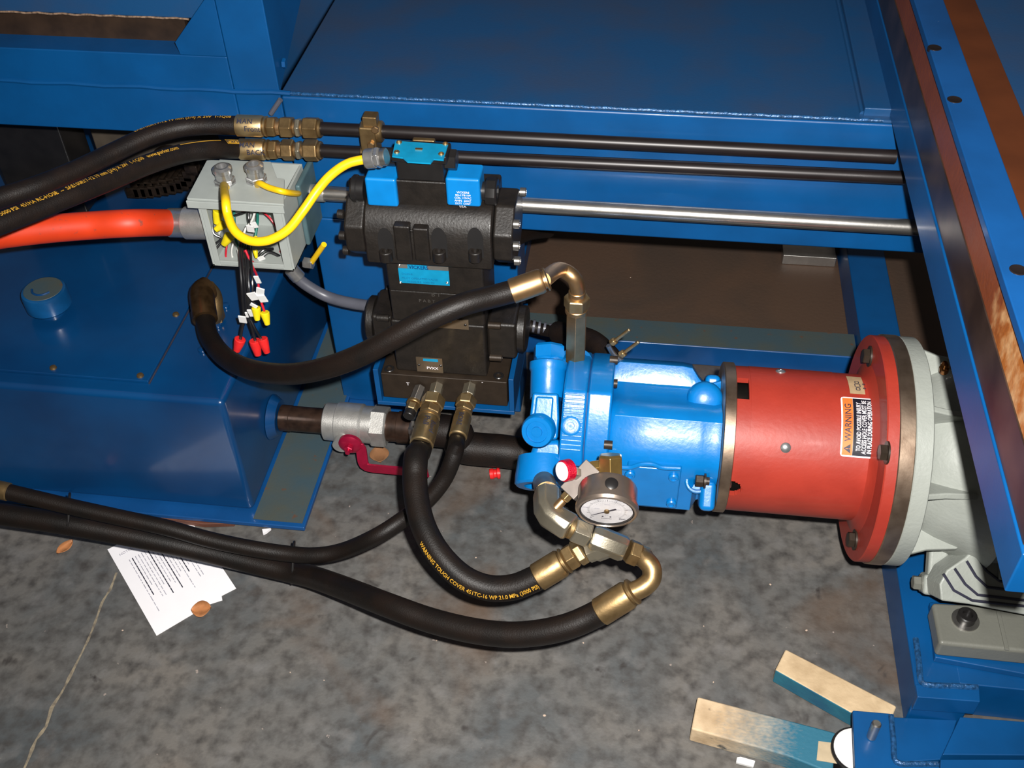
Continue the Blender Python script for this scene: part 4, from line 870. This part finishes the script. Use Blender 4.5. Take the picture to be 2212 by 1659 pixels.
# compensator block
mb = MB(); P4 = [cc(px,row,.082) for px,row in ((1150,848),(1206,850),(1208,905),(1204,950),(1168,952),(1142,915))]; mb.prism(P4, -TT*.11); mb.build('compensator_block', PUMP, pu, bevel=.004, seg=3)
mb = MB(); P4 = [cc(px,row,.086) for px,row in ((1158,856),(1196,858),(1192,908),(1152,906))]; mb.prism(P4, -TT*.02); mb.build('block_face', PUMP, pu, bevel=.003, seg=3)
q = cc(1160,933,.094); dd_ = (TT+UU*-.25+V((-.15,0,0))).normalized()
mb = MB(); mb.lathe(q-dd_*.02, dd_, [(0,.0245),(.018,.0245),(.0225,.022),(.0225,.016),(.020,.0155),(.020,.008),(.0225,.0075),(.0225,.002)], 32); mb.build('round_plug', PUMP, pu)
# lower inlet casting
mb = MB(); P4 = [cc(px,row,.055) for px,row in ((1155,950),(1210,948),(1228,990),(1235,1035),(1205,1050),(1160,1062),(1141,1030),(1143,985))]; mb.prism(P4, -TT*.09); mb.build('inlet_casting', PUMP, pu, bevel=.010, seg=4)
ip = cc(1172,1040,.062); ind = (D(1178,1120,1.42)-D(1172,1050,1.50)).normalized(); ind = V((.05,-.86,-.50)).normalized()
mb = MB(); mb.lathe(ip-ind*.035, ind, [(0,.038),(.030,.041),(.040,.041),(.043,.038),(.043,.027),(.02,.026)], 40); mb.build('inlet_flange', PUMP, pu)
# lower control cover with its screws
fn_ = lambda x, z: V((x, 0, 0))
mb = MB(); tq = lambda px,row: W(px,row,y=AX.y-.100)
pts_ = [tq(px,row) for px,row in ((1352,1013),(1468,1016),(1466,1095),(1350,1086))]
pu_y = AX.y+.018*TT.y-.112*UU.y
cy = (ST(0,-.062,.064)).y
zs1, zs0 = ST(0,-.060,0.066).z, ST(0,-.110,.020).z
xk_, xm_ = W(1352,1050,y=cy-.008).x, W(1468,1050,y=cy-.008).x
mb = MB(); mb.box(xk_, xm_, cy-.009, cy+.03, W(1410,1096,y=cy-.009).z, W(1410,1012,y=cy-.009).z); ccov = mb.build('control_cover', PUMP, pu, bevel=.003)
for px,row in ((1361,1024),(1455,1030),(1450,1086)):
    q = W(px,row,y=cy-.009); mb = MB(); mb.lathe(q, (0,-1,0), [(0,.0075),(.003,.0075),(.005,.006),(.005,.004),(.003,.0035)], 16); mb.build('cover_screw', PUMP, ccov)
mb = MB(); mb.tube(smoothpath([W(px,row,y=cy-.012) for px,row in ((1330,1008),(1360,1010),(1385,1003),(1410,1003),(1430,1010),(1470,1012))],.004), .0035, 10); mb.build('parting_ridge', PUMP, pu)
# mounting ears and bolts
for px,row,t_,r_e in ((1524,862,.052,.026),):
    q = PP(px,row,t_); mb = MB(); mb.lathe(q-TT*.05, TT, [(0,r_e),(.040,r_e),(.046,r_e-.003),(.050,r_e-.009),(.052,.004)], 32); mb.build('mounting_boss', PUMP, pu)
for s_,t_ in ((-.085,.045),(.07,-.02)):
    mb = MB(); mb.obox(ST(.122,s_,t_), ((1,0,0),UU,TT), (.0115,.022,.022)); mb.build('mounting_ear', PUMP, pu, bevel=.008, seg=3)
q = PP(1511,1038,.072); mb = MB(); mb.hexn(q-V((.006,0,0)), q+V((.006,0,0)), .0092, phase=.2); mb.lathe(q+V((.006,0,0)),(1,0,0),[(0,.011),(.003,.011)],20); mb.cyl(q+V((.009,0,0)), q+V((.014,0,0)), .006, n=16); mb.build('mounting_bolt', STEELB, pu)
q = PP(1507,1040,.066); mb = MB(); mb.lathe(q-TT*.02, TT, [(0,.0185),(.014,.0185),(.017,.0165),(.017,.014),(.006,.0125)], 28); mb.build('bolt_pocket', PUMP, pu)
for px,row,t_ in ((1325,828,.06),(1314,961,.092),(1326,778,.02)):
    q = PP(px,row,t_); mb = MB(); mb.lathe(q-V((.006,0,0)), (1,0,0), [(0,.0065),(.012,.0065),(.012,.003)], 16); mb.build('housing_screw', STEELB, pu)
# ================================================================ BRASS ADAPTER, ELBOW on top of pump
bz = V((b0.x,b0.y,b0.z-.004))
ba = thing('pump_outlet_adapter', 'tall gold coloured hex adapter standing in the pump top port', 'fitting', bz)
top_, _ = coupling(ba, bz, (0,0,1), [('hex',.100,.0160,BRZ,'long_hex')], ref=(0,-1,.0))
he = thing('hose_elbow', 'copper toned 90 degree hose elbow above the bright blue pump', 'fitting', top_)
p3, _ = coupling(he, top_+V((0,0,-.001)), (0,0,1), [('cyl',.008,.0170,BRZ,'collar'),('hex2',.020,.0190,ZINC,'swivel_nut'),('cyl',.010,.0125,BRZ,'neck')], ref=(0,-1,0))
fe = D(1112,628,1.425); 
ez = p3.z
mb = MB(); pe = smoothpath([p3-V((0,0,.004)), p3+V((0,0,.006)), p3+V((-.006,0,.024)), p3+V((-.026,-.002,.037)), D(1172,606,1.42)],.004); mb.tube(pe, .0112, 28); mb.build('bend', BRZ, he)
dfe = (D(1172,606,1.42)-fe).normalized()
coupling(h3, D(1104,630,1.425), (D(1178,604,1.42)-D(1104,630,1.425)), [('fer',.052,.0170,BRZ,'ferrule')])
# dark conduit + black hose behind the adapter, and little bleed fittings
bhz = thing('drain_hose', 'black drain hose curving behind the gold adapter to the pump', 'hose', W(1200,715,y=1.40))
mb = MB(); mb.tube(smoothpath([W(1130,700,y=1.41),W(1180,714,y=1.40),W(1230,722,y=1.37),W(1280,738,y=1.33),W(1315,770,y=1.29),W(1330,795,y=1.27)],.006), lambda t: .0105 if t < .28 else .0185, 22); mb.build('hose', HOSE, bhz)
mb = MB(); pa_ = [W(1128+i*11.5,699+i*2.6,y=1.402) for i in range(8)]
for q in pa_: mb.lathe(q, (1,0,-.1), [(0,.0112),(.004,.0112)], 20)
mb.build('ribbing', GCOND, bhz)
for k,(px,row) in enumerate(((1320,742),(1340,768))):
    t_ = thing('tie_stud', ('left' if k == 0 else 'right')+' thin zinc stud clamp sticking up behind the pump', 'stud', W(px,row,y=1.24))
    a = W(px,row,y=1.22); b = W(px+40,row-30,y=1.22); d = (b-a).normalized()
    coupling(t_, a, d, [('hex',.010,.0065,ZINC,'nut'),('cyl',.030,.0028,ZINC,'stud')])
    mb = MB(); mb.tube(smoothpath([a-d*.006,a+V((.004,0,-.02)),a+V((.018,.0,-.034)),a+V((.03,0,-.036))],.004), .004, 10); mb.build('strap', STEEL, t_)
hb2 = thing('return_hose', 'black hose behind the right side of the valve stack', 'hose', W(1120,510,y=1.42))
mb = MB(); mb.tube(smoothpath([W(1085,560,y=1.40),W(1105,525,y=1.44),W(1140,506,y=1.50),W(1185,500,y=1.60)],.008), .0115, 18); mb.build('hose', HOSE2, hb2)

# ================================================================ LOWER FITTINGS
fe_ = thing('port_elbow', 'silver-gold angled elbow block screwed into the pump lower port', 'fitting', ip)
pA = D(1175,1050,1.475); pB = D(1188,1110,1.435); pC = D(1228,1140,1.425)
mb = MB(); mb.cyl(ip-ind*.005, D(1182,1066,1.464), .0165, n=28); mb.build('port_thread', ZINCD, fe_)
mb = MB()
dab = (pB-D(1180,1065,1.465)).normalized(); dbc = (D(1235,1143,1.425)-pB).normalized(); nrm = dab.cross(dbc).normalized()
def sq(p, d, w, h): 
    s_ = nrm.cross(d).normalized(); return [p+s_*w*a+nrm*h*b for a,b in ((-1,-.55),(-.55,-1),(.55,-1),(1,-.55),(1,.55),(.55,1),(-.55,1),(-1,.55))]
mb.loft([sq(D(1181,1062,1.467),dab,.0165,.0165), sq(D(1182,1070,1.462),dab,.018,.0175), sq(D(1183,1098,1.444),(dab*1.4+dbc*.4).normalized(),.018,.0175), sq(D(1194,1117,1.436),(dab+dbc).normalized(),.018,.0175), sq(D(1228,1137,1.428),dbc,.018,.0175), sq(D(1234,1141,1.427),dbc,.016,.016)]); mb.build('elbow_body', NICKEL, fe_, bevel=.003, seg=3)
te = thing('branch_tee', 'silver-gold forged tee fitting joining the two thick hoses', 'fitting', D(1300,1185,1.44))
r0, r1 = D(1228,1138,1.427), D(1362,1192,1.44); dr = (r1-r0).normalized(); Lr = (r1-r0).length
coupling(te, r0, dr, [('cyl',.006,.015,ZINC,'thread'),('hex',.024,.0185,NICKEL,'swivel_nut')])
m0 = r0+dr*.034
mb = MB(); sdt = dr.cross(TT).normalized(); 
mb.loft([[m0+dr*(a)+sdt*w*sx_+TT*h*sy_ for sx_,sy_ in ((-1,-.5),(-.5,-1),(.5,-1),(1,-.5),(1,.5),(.5,1),(-.5,1),(-1,.5))] for a,w,h in ((0,.014,.014),(.006,.0170,.017),(Lr-.046,.0170,.017),(Lr-.040,.014,.014))]); mb.build('tee_body', NICKEL, te, bevel=.002, seg=3)
bs = m0+dr*.028; bd = (D(1245,1203,1.447)-bs).normalized()
mb = MB(); mb.lathe(bs, bd, [(0,.0175),(.022,.0175),(.026,.015),(.034,.015)], 8); mb.build('tee_branch', NICKEL, te, bevel=.001)
# hose 4 end coupling
pE = D(1160,1248,1.45); dE = (D(1262,1186,1.44)-pE).normalized(); LE = (D(1262,1186,1.44)-pE).length
coupling(h4, pE, dE, [('fer',LE*.62,.0196,ZINCD,'ferrule')])
coupling(h4, pE+dE*LE*.62, dE, [('hex',LE*.20,.0185,ZINCD,'swivel_nut'),('hex2',LE*.16,.0190,ZINC,'nut')])
# hose 6 (right end elbow) running to the left edge
h6, pa6 = hose('hydraulic_hose', 'longest thick black hose sweeping under the pump to the left edge',
    [D(1300,1320,1.44),D(1275,1333,1.445),D(1230,1352,1.45),D(1170,1366,1.46),D(1100,1371,1.475),D(1020,1362,1.495),D(930,1340,1.52),D(840,1308,1.55),D(750,1273,1.62),D(680,1248,1.68),D(632,1236,1.712),D(560,1219,1.722),D(460,1195,1.725),D(360,1173,1.72),D(250,1151,1.715),D(150,1133,1.71),D(60,1119,1.71),D(-60,1102,1.71)], .0178, HOSE2)
pG = D(1295,1323,1.44); pH = D(1372,1275,1.425); dG = (pH-pG).normalized(); LG = (pH-pG).length
coupling(h6, pG, dG, [('fer',LG*.98,.0196,ZINCD,'ferrule')])
he2 = thing('hose_elbow', 'dull gold curved tube elbow right of the tee fitting', 'fitting', D(1400,1235,1.42))
coupling(he2, r1-dr*.004, dr, [('hex',.016,.0178,ZINCD,'swivel_nut'),('cyl',.012,.0145,ZINC,'neck')])
mb = MB(); mb.tube(smoothpath([r1+dr*.020, D(1392,1207,1.435), D(1407,1226,1.43), D(1407,1250,1.427), D(1390,1268,1.425), pH-dG*.006],.003), .0132, 28); mb.build('bend', ZINCD, he2)
# zip ties holding hoses 5 and 6
for k,(px,r0_,r1_,d_) in enumerate(((634,1180,1260,1.70),(149,1076,1155,1.70))):
    t_ = thing('cable_tie', ('black cable tie round both hoses near the paper' if k == 0 else 'black cable tie round both hoses at the left edge'), 'cable tie', D(px,(r0_+r1_)/2,d_))
    a, b = D(px,r0_+18,d_+.012), D(px-2,r1_-28,d_+.012); mb = MB(); ring = []
    u_ = (b-a).normalized(); n_ = ray(px,r0_).normalized()*-1; R_ = .0205; Lh = (b-a).length
    for i in range(24):
        th_ = 2*math.pi*i/24; o_ = (a if math.sin(th_) < 0 else b); ring.append(o_+u_*R_*math.sin(th_)+n_*R_*math.cos(th_))
    ring.append(ring[0]); mb.tube(ring, .0022, 8, caps=False); mb.build('strap', BLACKP, t_)
    mb = MB(); c_ = a.lerp(b,.0)+n_*.0215; mb.obox(c_, ((1,0,0),u_,n_), (.003,.003,.0025)); mb.build('tie_head', BLACKP, t_)

# ================================================================ PRESSURE GAUGE
GC = D(1311,1102,1.375); GN = V((.02,-.975,-.17)).normalized()
ga = thing('pressure_gauge', 'round pressure gauge with white dial below the blue pump', 'gauge', GC)
Rg = .0395
mb = MB(); mb.lathe(GC-GN*.036, GN, [(0,Rg-.012),(.002,Rg-.003),(.006,Rg-.0015),(.030,Rg-.0015),(.031,Rg+.001),(.036,Rg+.001),(.0395,Rg-.0015),(.0400,Rg-.004),(.0370,Rg-.0055),(.034,Rg-.0058)], 72); mb.build('case', mat('gauge_steel',(.5,.4,.33),.28,.9,.06,60), ga)
mb = MB(); mb.lathe(GC+GN*.0, GN, [(.0,Rg-.0042),(.0028,Rg-.0042),(.0028,Rg-.0062),(0,Rg-.0062)], 72, caps=False); mb.build('black_gasket', BLACKP, ga)
mb = MB(); mb.lathe(GC-GN*.002, GN, [(0,Rg-.0062),(.0022,Rg-.0062)], 72); dial = mb.build('dial', FACE, ga)
gu = (V((0,0,1))-GN*GN.z).normalized(); gr = GN.cross(gu)*-1
if gr.x < 0: gr = -gr
dr_ = lambda u, v: GC+GN*.0006+gr*u+gu*v
def tick(a, ra, rb, w, m=INK, mbx=None):
    a = math.radians(a); c_, s_ = math.cos(a), math.sin(a); mbx.add([dr_(c_*ra-s_*w,s_*ra+c_*w),dr_(c_*rb-s_*w,s_*rb+c_*w),dr_(c_*rb+s_*w,s_*rb-c_*w),dr_(c_*ra+s_*w,s_*ra-c_*w)],[(0,1,2,3)])
mb = MB()
for i in range(51): tick(225-i*5.4, .0225, .0248 if i%5 else .0268, .00018 if i%5 else .0003, mbx=mb)
mb.build('scale_marks', INK, dial, smooth=False, fix=False)
mb = MB()
for i in range(31): tick(225-i*9, .0185, .0198, .0002, mbx=mb)
mb.build('inner_scale', INKP, dial, smooth=False, fix=False)
for k, t_ in enumerate(('0','1000','2000','3000','4000','5000')):
    a = math.radians(225-54*k); q = (math.cos(a)*.0285, math.sin(a)*.0285-.0012)
    text('dial_number', t_, .0042, (lambda q: lambda u, v: dr_(q[0]+u, q[1]+v))(q), INK if k in (0,5) else INKP, dial, center=True)
for k, t_ in enumerate(('10000','20000','30000')):
    a = math.radians(190-80*k-20); q = (math.cos(a)*.0135, math.sin(a)*.0135)
    text('dial_number', t_, .0030, (lambda q: lambda u, v: dr_(q[0]+u, q[1]+v))(q), INKP, dial, center=True)
text('dial_text', 'psi', .004, lambda u, v: dr_(u, v-.0125), INKP, dial, center=True)
text('dial_text', 'POWERWELL', .0028, lambda u, v: dr_(u, v-.0215), INK, dial, width=.014, center=True)
mb = MB()
for cx in (-.005,.005): mb.lathe(dr_(cx,-.0155), GN, [(0,.0012),(.0003,.0012)], 12)
mb.build('dial_pins', INK, dial)
nd = math.radians(212); nu, nv = math.cos(nd), math.sin(nd); wq = lambda r, w: (dr_(nu*r-nv*w, nv*r+nu*w)+GN*.0012)
mb = MB(); mb.prism([wq(.0235,.0001),wq(0,.0009),wq(-.0135,.0016),wq(-.0135,-.0016),wq(0,-.0009),wq(.0235,-.0001)], GN*.0005); ndl = mb.build('needle', INK, ga)
mb = MB(); mb.lathe(GC+GN*.001, GN, [(0,.0035),(.0025,.0033),(.003,.002)], 20); mb.build('needle_hub', ZINCD, ndl)
mb = MB(); q = GC-GN*.017+(gu*.99+gr*.1).normalized()*(Rg-.002); dq = (gu*.99+gr*.1).normalized(); mb.lathe(q, dq, [(0,.0085),(.0012,.0085),(.0025,.006),(.003,.001)], 24); mb.build('filler_plug', BLACKP, ga)
mb = MB(); mb.lathe(GC+GN*.002, GN, [(0,Rg-.006),(.0008,Rg-.006)], 48)
gm = bpy.data.materials.new('gauge_glass'); gm.use_nodes = True; gn_ = gm.node_tree.nodes; gl_ = gm.node_tree.links; gn_.remove(gn_['Principled BSDF']); tr_ = gn_.new('ShaderNodeBsdfTransparent'); go_ = gn_.new('ShaderNodeBsdfGlossy'); go_.inputs['Roughness'].default_value = .03; mg_ = gn_.new('ShaderNodeMixShader'); mg_.inputs[0].default_value = .06; gl_.new(tr_.outputs[0], mg_.inputs[1]); gl_.new(go_.outputs[0], mg_.inputs[2]); gl_.new(mg_.outputs[0], gn_['Material Output'].inputs[0])
mb.v = [v+GN*.0008 for v in mb.v]; mb.build('glass', gm, ga)
# brass elbow behind gauge
gbk = thing('gauge_elbow', 'small brass elbow holding the pressure gauge', 'fitting', GC-GN*.04)
g1 = GC-GN*.034; g2 = D(1322,1002,1.43)
mb = MB(); mb.cyl(g1, GC-GN*.046, .0125, n=20); mb.build('stem', ZINC, gbk)
g1c = D(1320,1020,1.418); g1t = D(1318,986,1.425)
mb = MB(); mb.hexn(g1c-V((0,.0,.012)), g1t+V((0,0,.004)), .0175, ch=.003); mb.build('elbow_body', mat('brass',(.55,.36,.12),.3,.9,.1,60), gbk, bevel=.001)
coupling(gbk, D(1312,1006,1.425), D(1285,1010,1.43)-D(1312,1006,1.425), [('hex',.024,.0105,mat('brass',(0,0,0)),'side_hex')])
# needle valve block with red knob
nv_ = thing('needle_valve', 'square aluminium needle valve with knurled crimson knob beside the gauge', 'valve', D(1250,1035,1.43))
a, b = D(1284,1008,1.43), D(1228,1068,1.43); c_ = (a+b)/2; d = (b-a).normalized()
pn_ = (CAM-c_).normalized(); pn_ = (pn_*.8+V((-.35,-.3,.3))).normalized(); pn_ = (pn_-d*pn_.dot(d)).normalized(); sd = d.cross(pn_)
mb = MB(); mb.obox(c_, (d,sd,pn_), ((b-a).length/2,.0125,.0125)); mb.build('valve_block', mat('satin_aluminium',(.20,.17,.15),.45,.5), nv_, bevel=.001)
kp = D(1216,1013,1.40); kd = (MR @ V((-.80,-.12,.59))).normalized()
kc = D(1233,1014,1.412); mb = MB(); mb.cyl(D(1252,1026,1.43), kc, .0055, n=16); mb.hexn(D(1246,1023,1.423), D(1236,1020,1.415), .009); mb.build('spindle', STEEL, nv_)
mb = MB(); vs2 = []
mb.lathe(kc, kd, [(0,.0125),(.002,.0145),(.013,.0145),(.015,.013)], 40); mb.build('knob', CRIMK, nv_)
mb = MB(); mb.lathe(kc+kd*.0148, kd, [(0,.0125),(.0008,.0125)], 32); mb.build('knob_disc', WHITE, nv_)
coupling(nv_, b-d*.002, (D(1200,1098,1.43)-b), [('hex',.012,.008,ZINCD,'port_hex'),('cyl',.016,.006,BRZ,'nipple')])

# ================================================================ LOOSE THINGS ON THE FLOOR
# paper, folded half sheet
A4 = [W(*q, z=.0015) for q in ((232,1187),(338,1373),(510,1271),(398,1103))]
pp = thing('paper_sheet', 'white printed paper lying on the floor beneath the two hoses', 'paper', A4[0])
c0_, c1_, c2_, c3_ = A4
mb = MB(); cor = [c0_, c0_.lerp(c1_,.5), c1_, c1_.lerp(c2_,.46), c1_.lerp(c2_,.62), c1_.lerp(c2_,.655)+(c0_-c1_)*-.0, c1_.lerp(c2_,.80)+(c1_-c0_)*.03, c1_.lerp(c2_,.82)-(c1_-c0_)*.01, c2_, c2_.lerp(c3_,.5), c3_, c3_.lerp(c0_,.14)]
mb.prism(cor, (0,0,-.0009)); mb.build('sheet', PAPER, pp, smooth=False)
ux = (c1_-c0_).normalized(); uy = (c2_-c1_).normalized(); o_ = c0_+V((0,0,.0004))
def pline(a, b, v, w, m):
    mb = MB(); st = o_+ux*a+uy*v; e = o_+ux*b+uy*v; mb.add([st-uy*w,e-uy*w,e+uy*w,st+uy*w],[(0,1,2,3)]); return mb
rng = random.Random(3)
dark, pale = MB(), MB()
for k in range(17):
    v = .022+k*.0056; heavy = k in (1,6,9,13)
    x = .045
    while x < (.15 if k%4 else .17)-.03*((k*7)%3)/2:
        w_ = .004+rng.random()*.009; tgt = dark if heavy else pale; m_ = pline(x,x+w_,v,.0009 if heavy else .0007,None); tgt.add(m_.v, m_.f); x += w_+(.0006 if heavy else .002)
dark.build('print', INK, pp, smooth=False, fix=False); pale.build('faint_print', INKP, pp, smooth=False, fix=False)
text('heading', 'NOTES:', .008, lambda u, v: o_+ux*(.028+v*0)+uy*.0+ux*(-v*0)+uy*(.012+v*0)+ux*(u*.0)+V((0,0,0))+(uy*(u*.9))+(ux*(-v)), INKP, pp)
# small leaves and scraps
def leaf(label, px, row, L, w, rot, curl=.004, nm='dry_leaf', cat='leaf', m=None, z=.002):
    c_ = W(px,row,z=z); n = 14; mb = MB(); vs = []; rx = V((math.cos(rot),math.sin(rot),0)); ry = V((-math.sin(rot),math.cos(rot),0))
    for i in range(n+1):
        t = i/n; ww = w*math.sin(math.pi*t)**.7+.0003
        for j in (-1,-.5,0,.5,1): vs.append(c_+rx*(L*(t-.5))+ry*(ww*j)+V((0,0,.001+curl*j*j+curl*(t-.5)**2*2)))
    fs = [(i*5+j,i*5+j+1,(i+1)*5+j+1,(i+1)*5+j) for i in range(n) for j in range(4)]; mb.add(vs, fs)
    o = mb.build(nm, m or LEAF, fix=False); props(o, label, cat); mo_ = o.modifiers.new('t','SOLIDIFY'); mo_.thickness = .0008; return o
leaf('dry brown leaf on the floor below the hoses at the left', 142,1185, .034,.010, 1.1)
leaf('rounded brown leaf lying on the lower edge of the paper', 436,1319, .032,.016, .3, z=.004)
leaf('torn tan scrap on the floor behind the crimson lever', 820,985, .042,.018, 1.9, nm='leather_scrap', cat='scrap', m=mat('tan_scrap',(.3,.14,.06),.6))
rc = W(1073,1033,z=0); cap = thing('plastic_cap', 'small red plastic thread cap lying on the floor', 'cap', rc)
mb = MB(); mb.lathe(rc+V((-.012,0,.010)), (1,.15,.1), [(0,.0095),(.006,.0098),(.008,.008),(.012,.008),(.014,.0105),(.018,.0105),(.018,.008),(.010,.007)], 24); mb.build('cap', RNUT, cap)
# shim under the tank
mb = MB(); mb.prism([W(px,row,z=.011) for px,row in ((180,1100),(505,1112),(508,1120),(505,1130),(440,1132),(180,1095))], (0,0,-.0105)); props(mb.build('wood_shim', mat('red_brown_wood',(.14,.05,.03),.6), bevel=.002), 'flat red-brown shim wedged under the front of the blue reservoir', 'shim')
mb = MB(); mb.prism([W(px,row,z=.006) for px,row in ((566,1143),(585,1141),(574,1150),(568,1152))], (0,0,-.005)); props(mb.build('paper_scrap', PAPER), 'tiny white scrap beside the reservoir base plate corner', 'scrap')
mb = MB(); mb.prism([W(px,row,z=.006) for px,row in ((1592,1635),(1600,1634),(1632,1643),(1628,1656),(1590,1646))], (0,0,-.0055)); props(mb.build('paper_scrap', WHITE, bevel=.001), 'small white block on the floor next to the nearest board', 'scrap')
# boards
def board(label, L, w, z, seed, split):
    t = thing('wood_block', label, 'board', W(L[0][0],L[0][1],z=0))
    P_ = [W(px,row,z=z) for px,row in L]; mb = MB(); mb.prism(P_, (0,0,-z+.0005)); mb.build('timber', w, t, bevel=.003, seg=2); return t, P_
def woodmix(name, ax, p0, p1, band=None):
    m = mat(name, (.66,.50,.32), .7, 0, .15, 22, col2=(.40,.28,.16), bump=.35, bscale=120, spots=((.09,.07,.05),1.4), thr=.64)
    n = m.node_tree.nodes; l = m.node_tree.links; b = n['Principled BSDF']; src = b.inputs['Base Color'].links[0].from_socket
    g_ = n.new('ShaderNodeNewGeometry'); dp = n.new('ShaderNodeVectorMath'); dp.operation = 'DOT_PRODUCT'; dp.inputs[1].default_value = ax; l.new(g_.outputs['Position'], dp.inputs[0])
    nz = n.new('ShaderNodeTexNoise'); nz.inputs['Scale'].default_value = 25; ma = n.new('ShaderNodeMath'); ma.operation = 'MULTIPLY_ADD'; ma.inputs[1].default_value = abs(p1-p0)*.7; l.new(nz.outputs[0], ma.inputs[0]); l.new(dp.outputs['Value'], ma.inputs[2])
    mr = n.new('ShaderNodeMapRange'); mr.inputs[1].default_value = p0; mr.inputs[2].default_value = p1; mr.inputs[3].default_value = 0; mr.inputs[4].default_value = 1; l.new(ma.outputs[0], mr.inputs[0])
    mx = n.new('ShaderNodeMix'); mx.data_type = 'RGBA'; l.new(mr.outputs[0], mx.inputs[0]); l.new(src, mx.inputs[6]); mx.inputs[7].default_value = (.02,.13,.2,1); l.new(mx.outputs[2], b.inputs['Base Color']); return m
# board 1: blue overspray on the side that faces the viewer
zb1 = .034
L1 = [(1697,1401),(1938,1525),(1915,1578),(1835,1538),(1674,1447)]
P1 = [W(px,row,z=zb1) for px,row in L1]
e_ = (P1[3]-P1[4]); ex = V((e_.x,e_.y,0)).normalized(); ny = V((ex.y,-ex.x,0)); ny = -ny if ny.y > 0 else ny
v_ = P1[4].dot(ny); w1 = woodmix('wood_overspray_side', tuple(ny), v_+.0005, v_+.0065)
tb1, _ = board('weathered timber offcut with teal painted side, farther from the viewer', [(1697,1401),(1938,1525),(1915,1578),(1835,1538),(1674,1447)], w1, zb1, 1, 0)
tim = [c for c in tb1.children if c.name.startswith('timber')][0]; tim.data.materials.append(WOODB)
tim.data.materials[0] = WOOD
for f in tim.data.polygons:
    if f.normal.dot(ny) > .6 and abs(f.normal.z) < .3: f.material_index = 1
P2 = [W(px,row,z=.036) for px,row in ((1507,1505),(1494,1574))]; P2b = W(1840,1600,z=.036)
ex2 = (P2b-P2[0]); ex2 = V((ex2.x,ex2.y,0)).normalized(); v0 = W(1610,1560,z=.036).dot(ex2); v1 = W(1740,1600,z=.036).dot(ex2)
w2 = woodmix('wood_overspray_end', tuple(ex2), v0, v1+.03)
tb2, _ = board('pale weathered board stained blue toward the levelling foot, nearest the viewer', [(1507,1504),(1806,1582),(1800,1672),(1700,1632),(1493,1574)], w2, .036, 2, 0)
mb = MB(); mb.prism([W(px,row,z=.0375) for px,row in ((1768,1601),(1812,1606),(1812,1650),(1764,1642))], (0,0,-.001)); mb.build('bare_patch', mat('bare_wood',(.5,.4,.26),.7,0,.1,40), tb2)
# crumbs
crumb_spots = ((265,1362,.004),(1380,1578,.003),(1176,1546,.006),(1520,1353,.003),(1541,1474,.0035),(1028,1205,.004),(940,1168,.003),(943,1384,.004),(1260,1389,.004),(1362,600,.004),(700,1470,.003),(627,1453,.003),(1664,1263,.005),(1742,1362,.005))
proto = None
crumb_labels = ['small pale crumb below the near corner of the white paper','small pale chip on open floor left of the boards','long thin white sliver on the floor near the bottom middle','small pale crumb on the floor right of the curved tube elbow','pale crumb on the floor between the tube elbow and the boards','pale sliver on the floor inside the curve of the lettered hose','tiny crumb on the floor beside the lettered hose near the thinner hose','small pinkish chip just below the longest hose at its lowest bend','pale crumb under the gold ferrule of the longest hose','pale crumb on the dark floor behind the copper toned elbow','tiny crumb on open floor below the two tied hoses, right one of a pair','tiny crumb on open floor below the two tied hoses, left one of a pair','pale smear-like chip on the floor below the red flange','pale chip on the floor above the weathered boards']
for ci,(px,row,sz) in enumerate(crumb_spots):
    if proto is None:
        mb = MB(); rr = random.Random(5); mb.lathe(V((0,0,0)), (0,0,1), [(0,.0007),(.0003,.0012),(.0007,.0010),(.0009,.0003)], 7); o = mb.build('crumb', mat('pale_chip',(.55,.42,.33),.6), origin=(0,0,0)); proto = o
    else: o = proto.copy(); COL.objects.link(o)
    o.location = W(px,row,z=0); o.scale = (sz*450*.8,sz*350*.8,1.6); o.rotation_euler = (0,0,px*.7)
    props(o, crumb_labels[ci], 'crumb', 'crumbs on the floor')
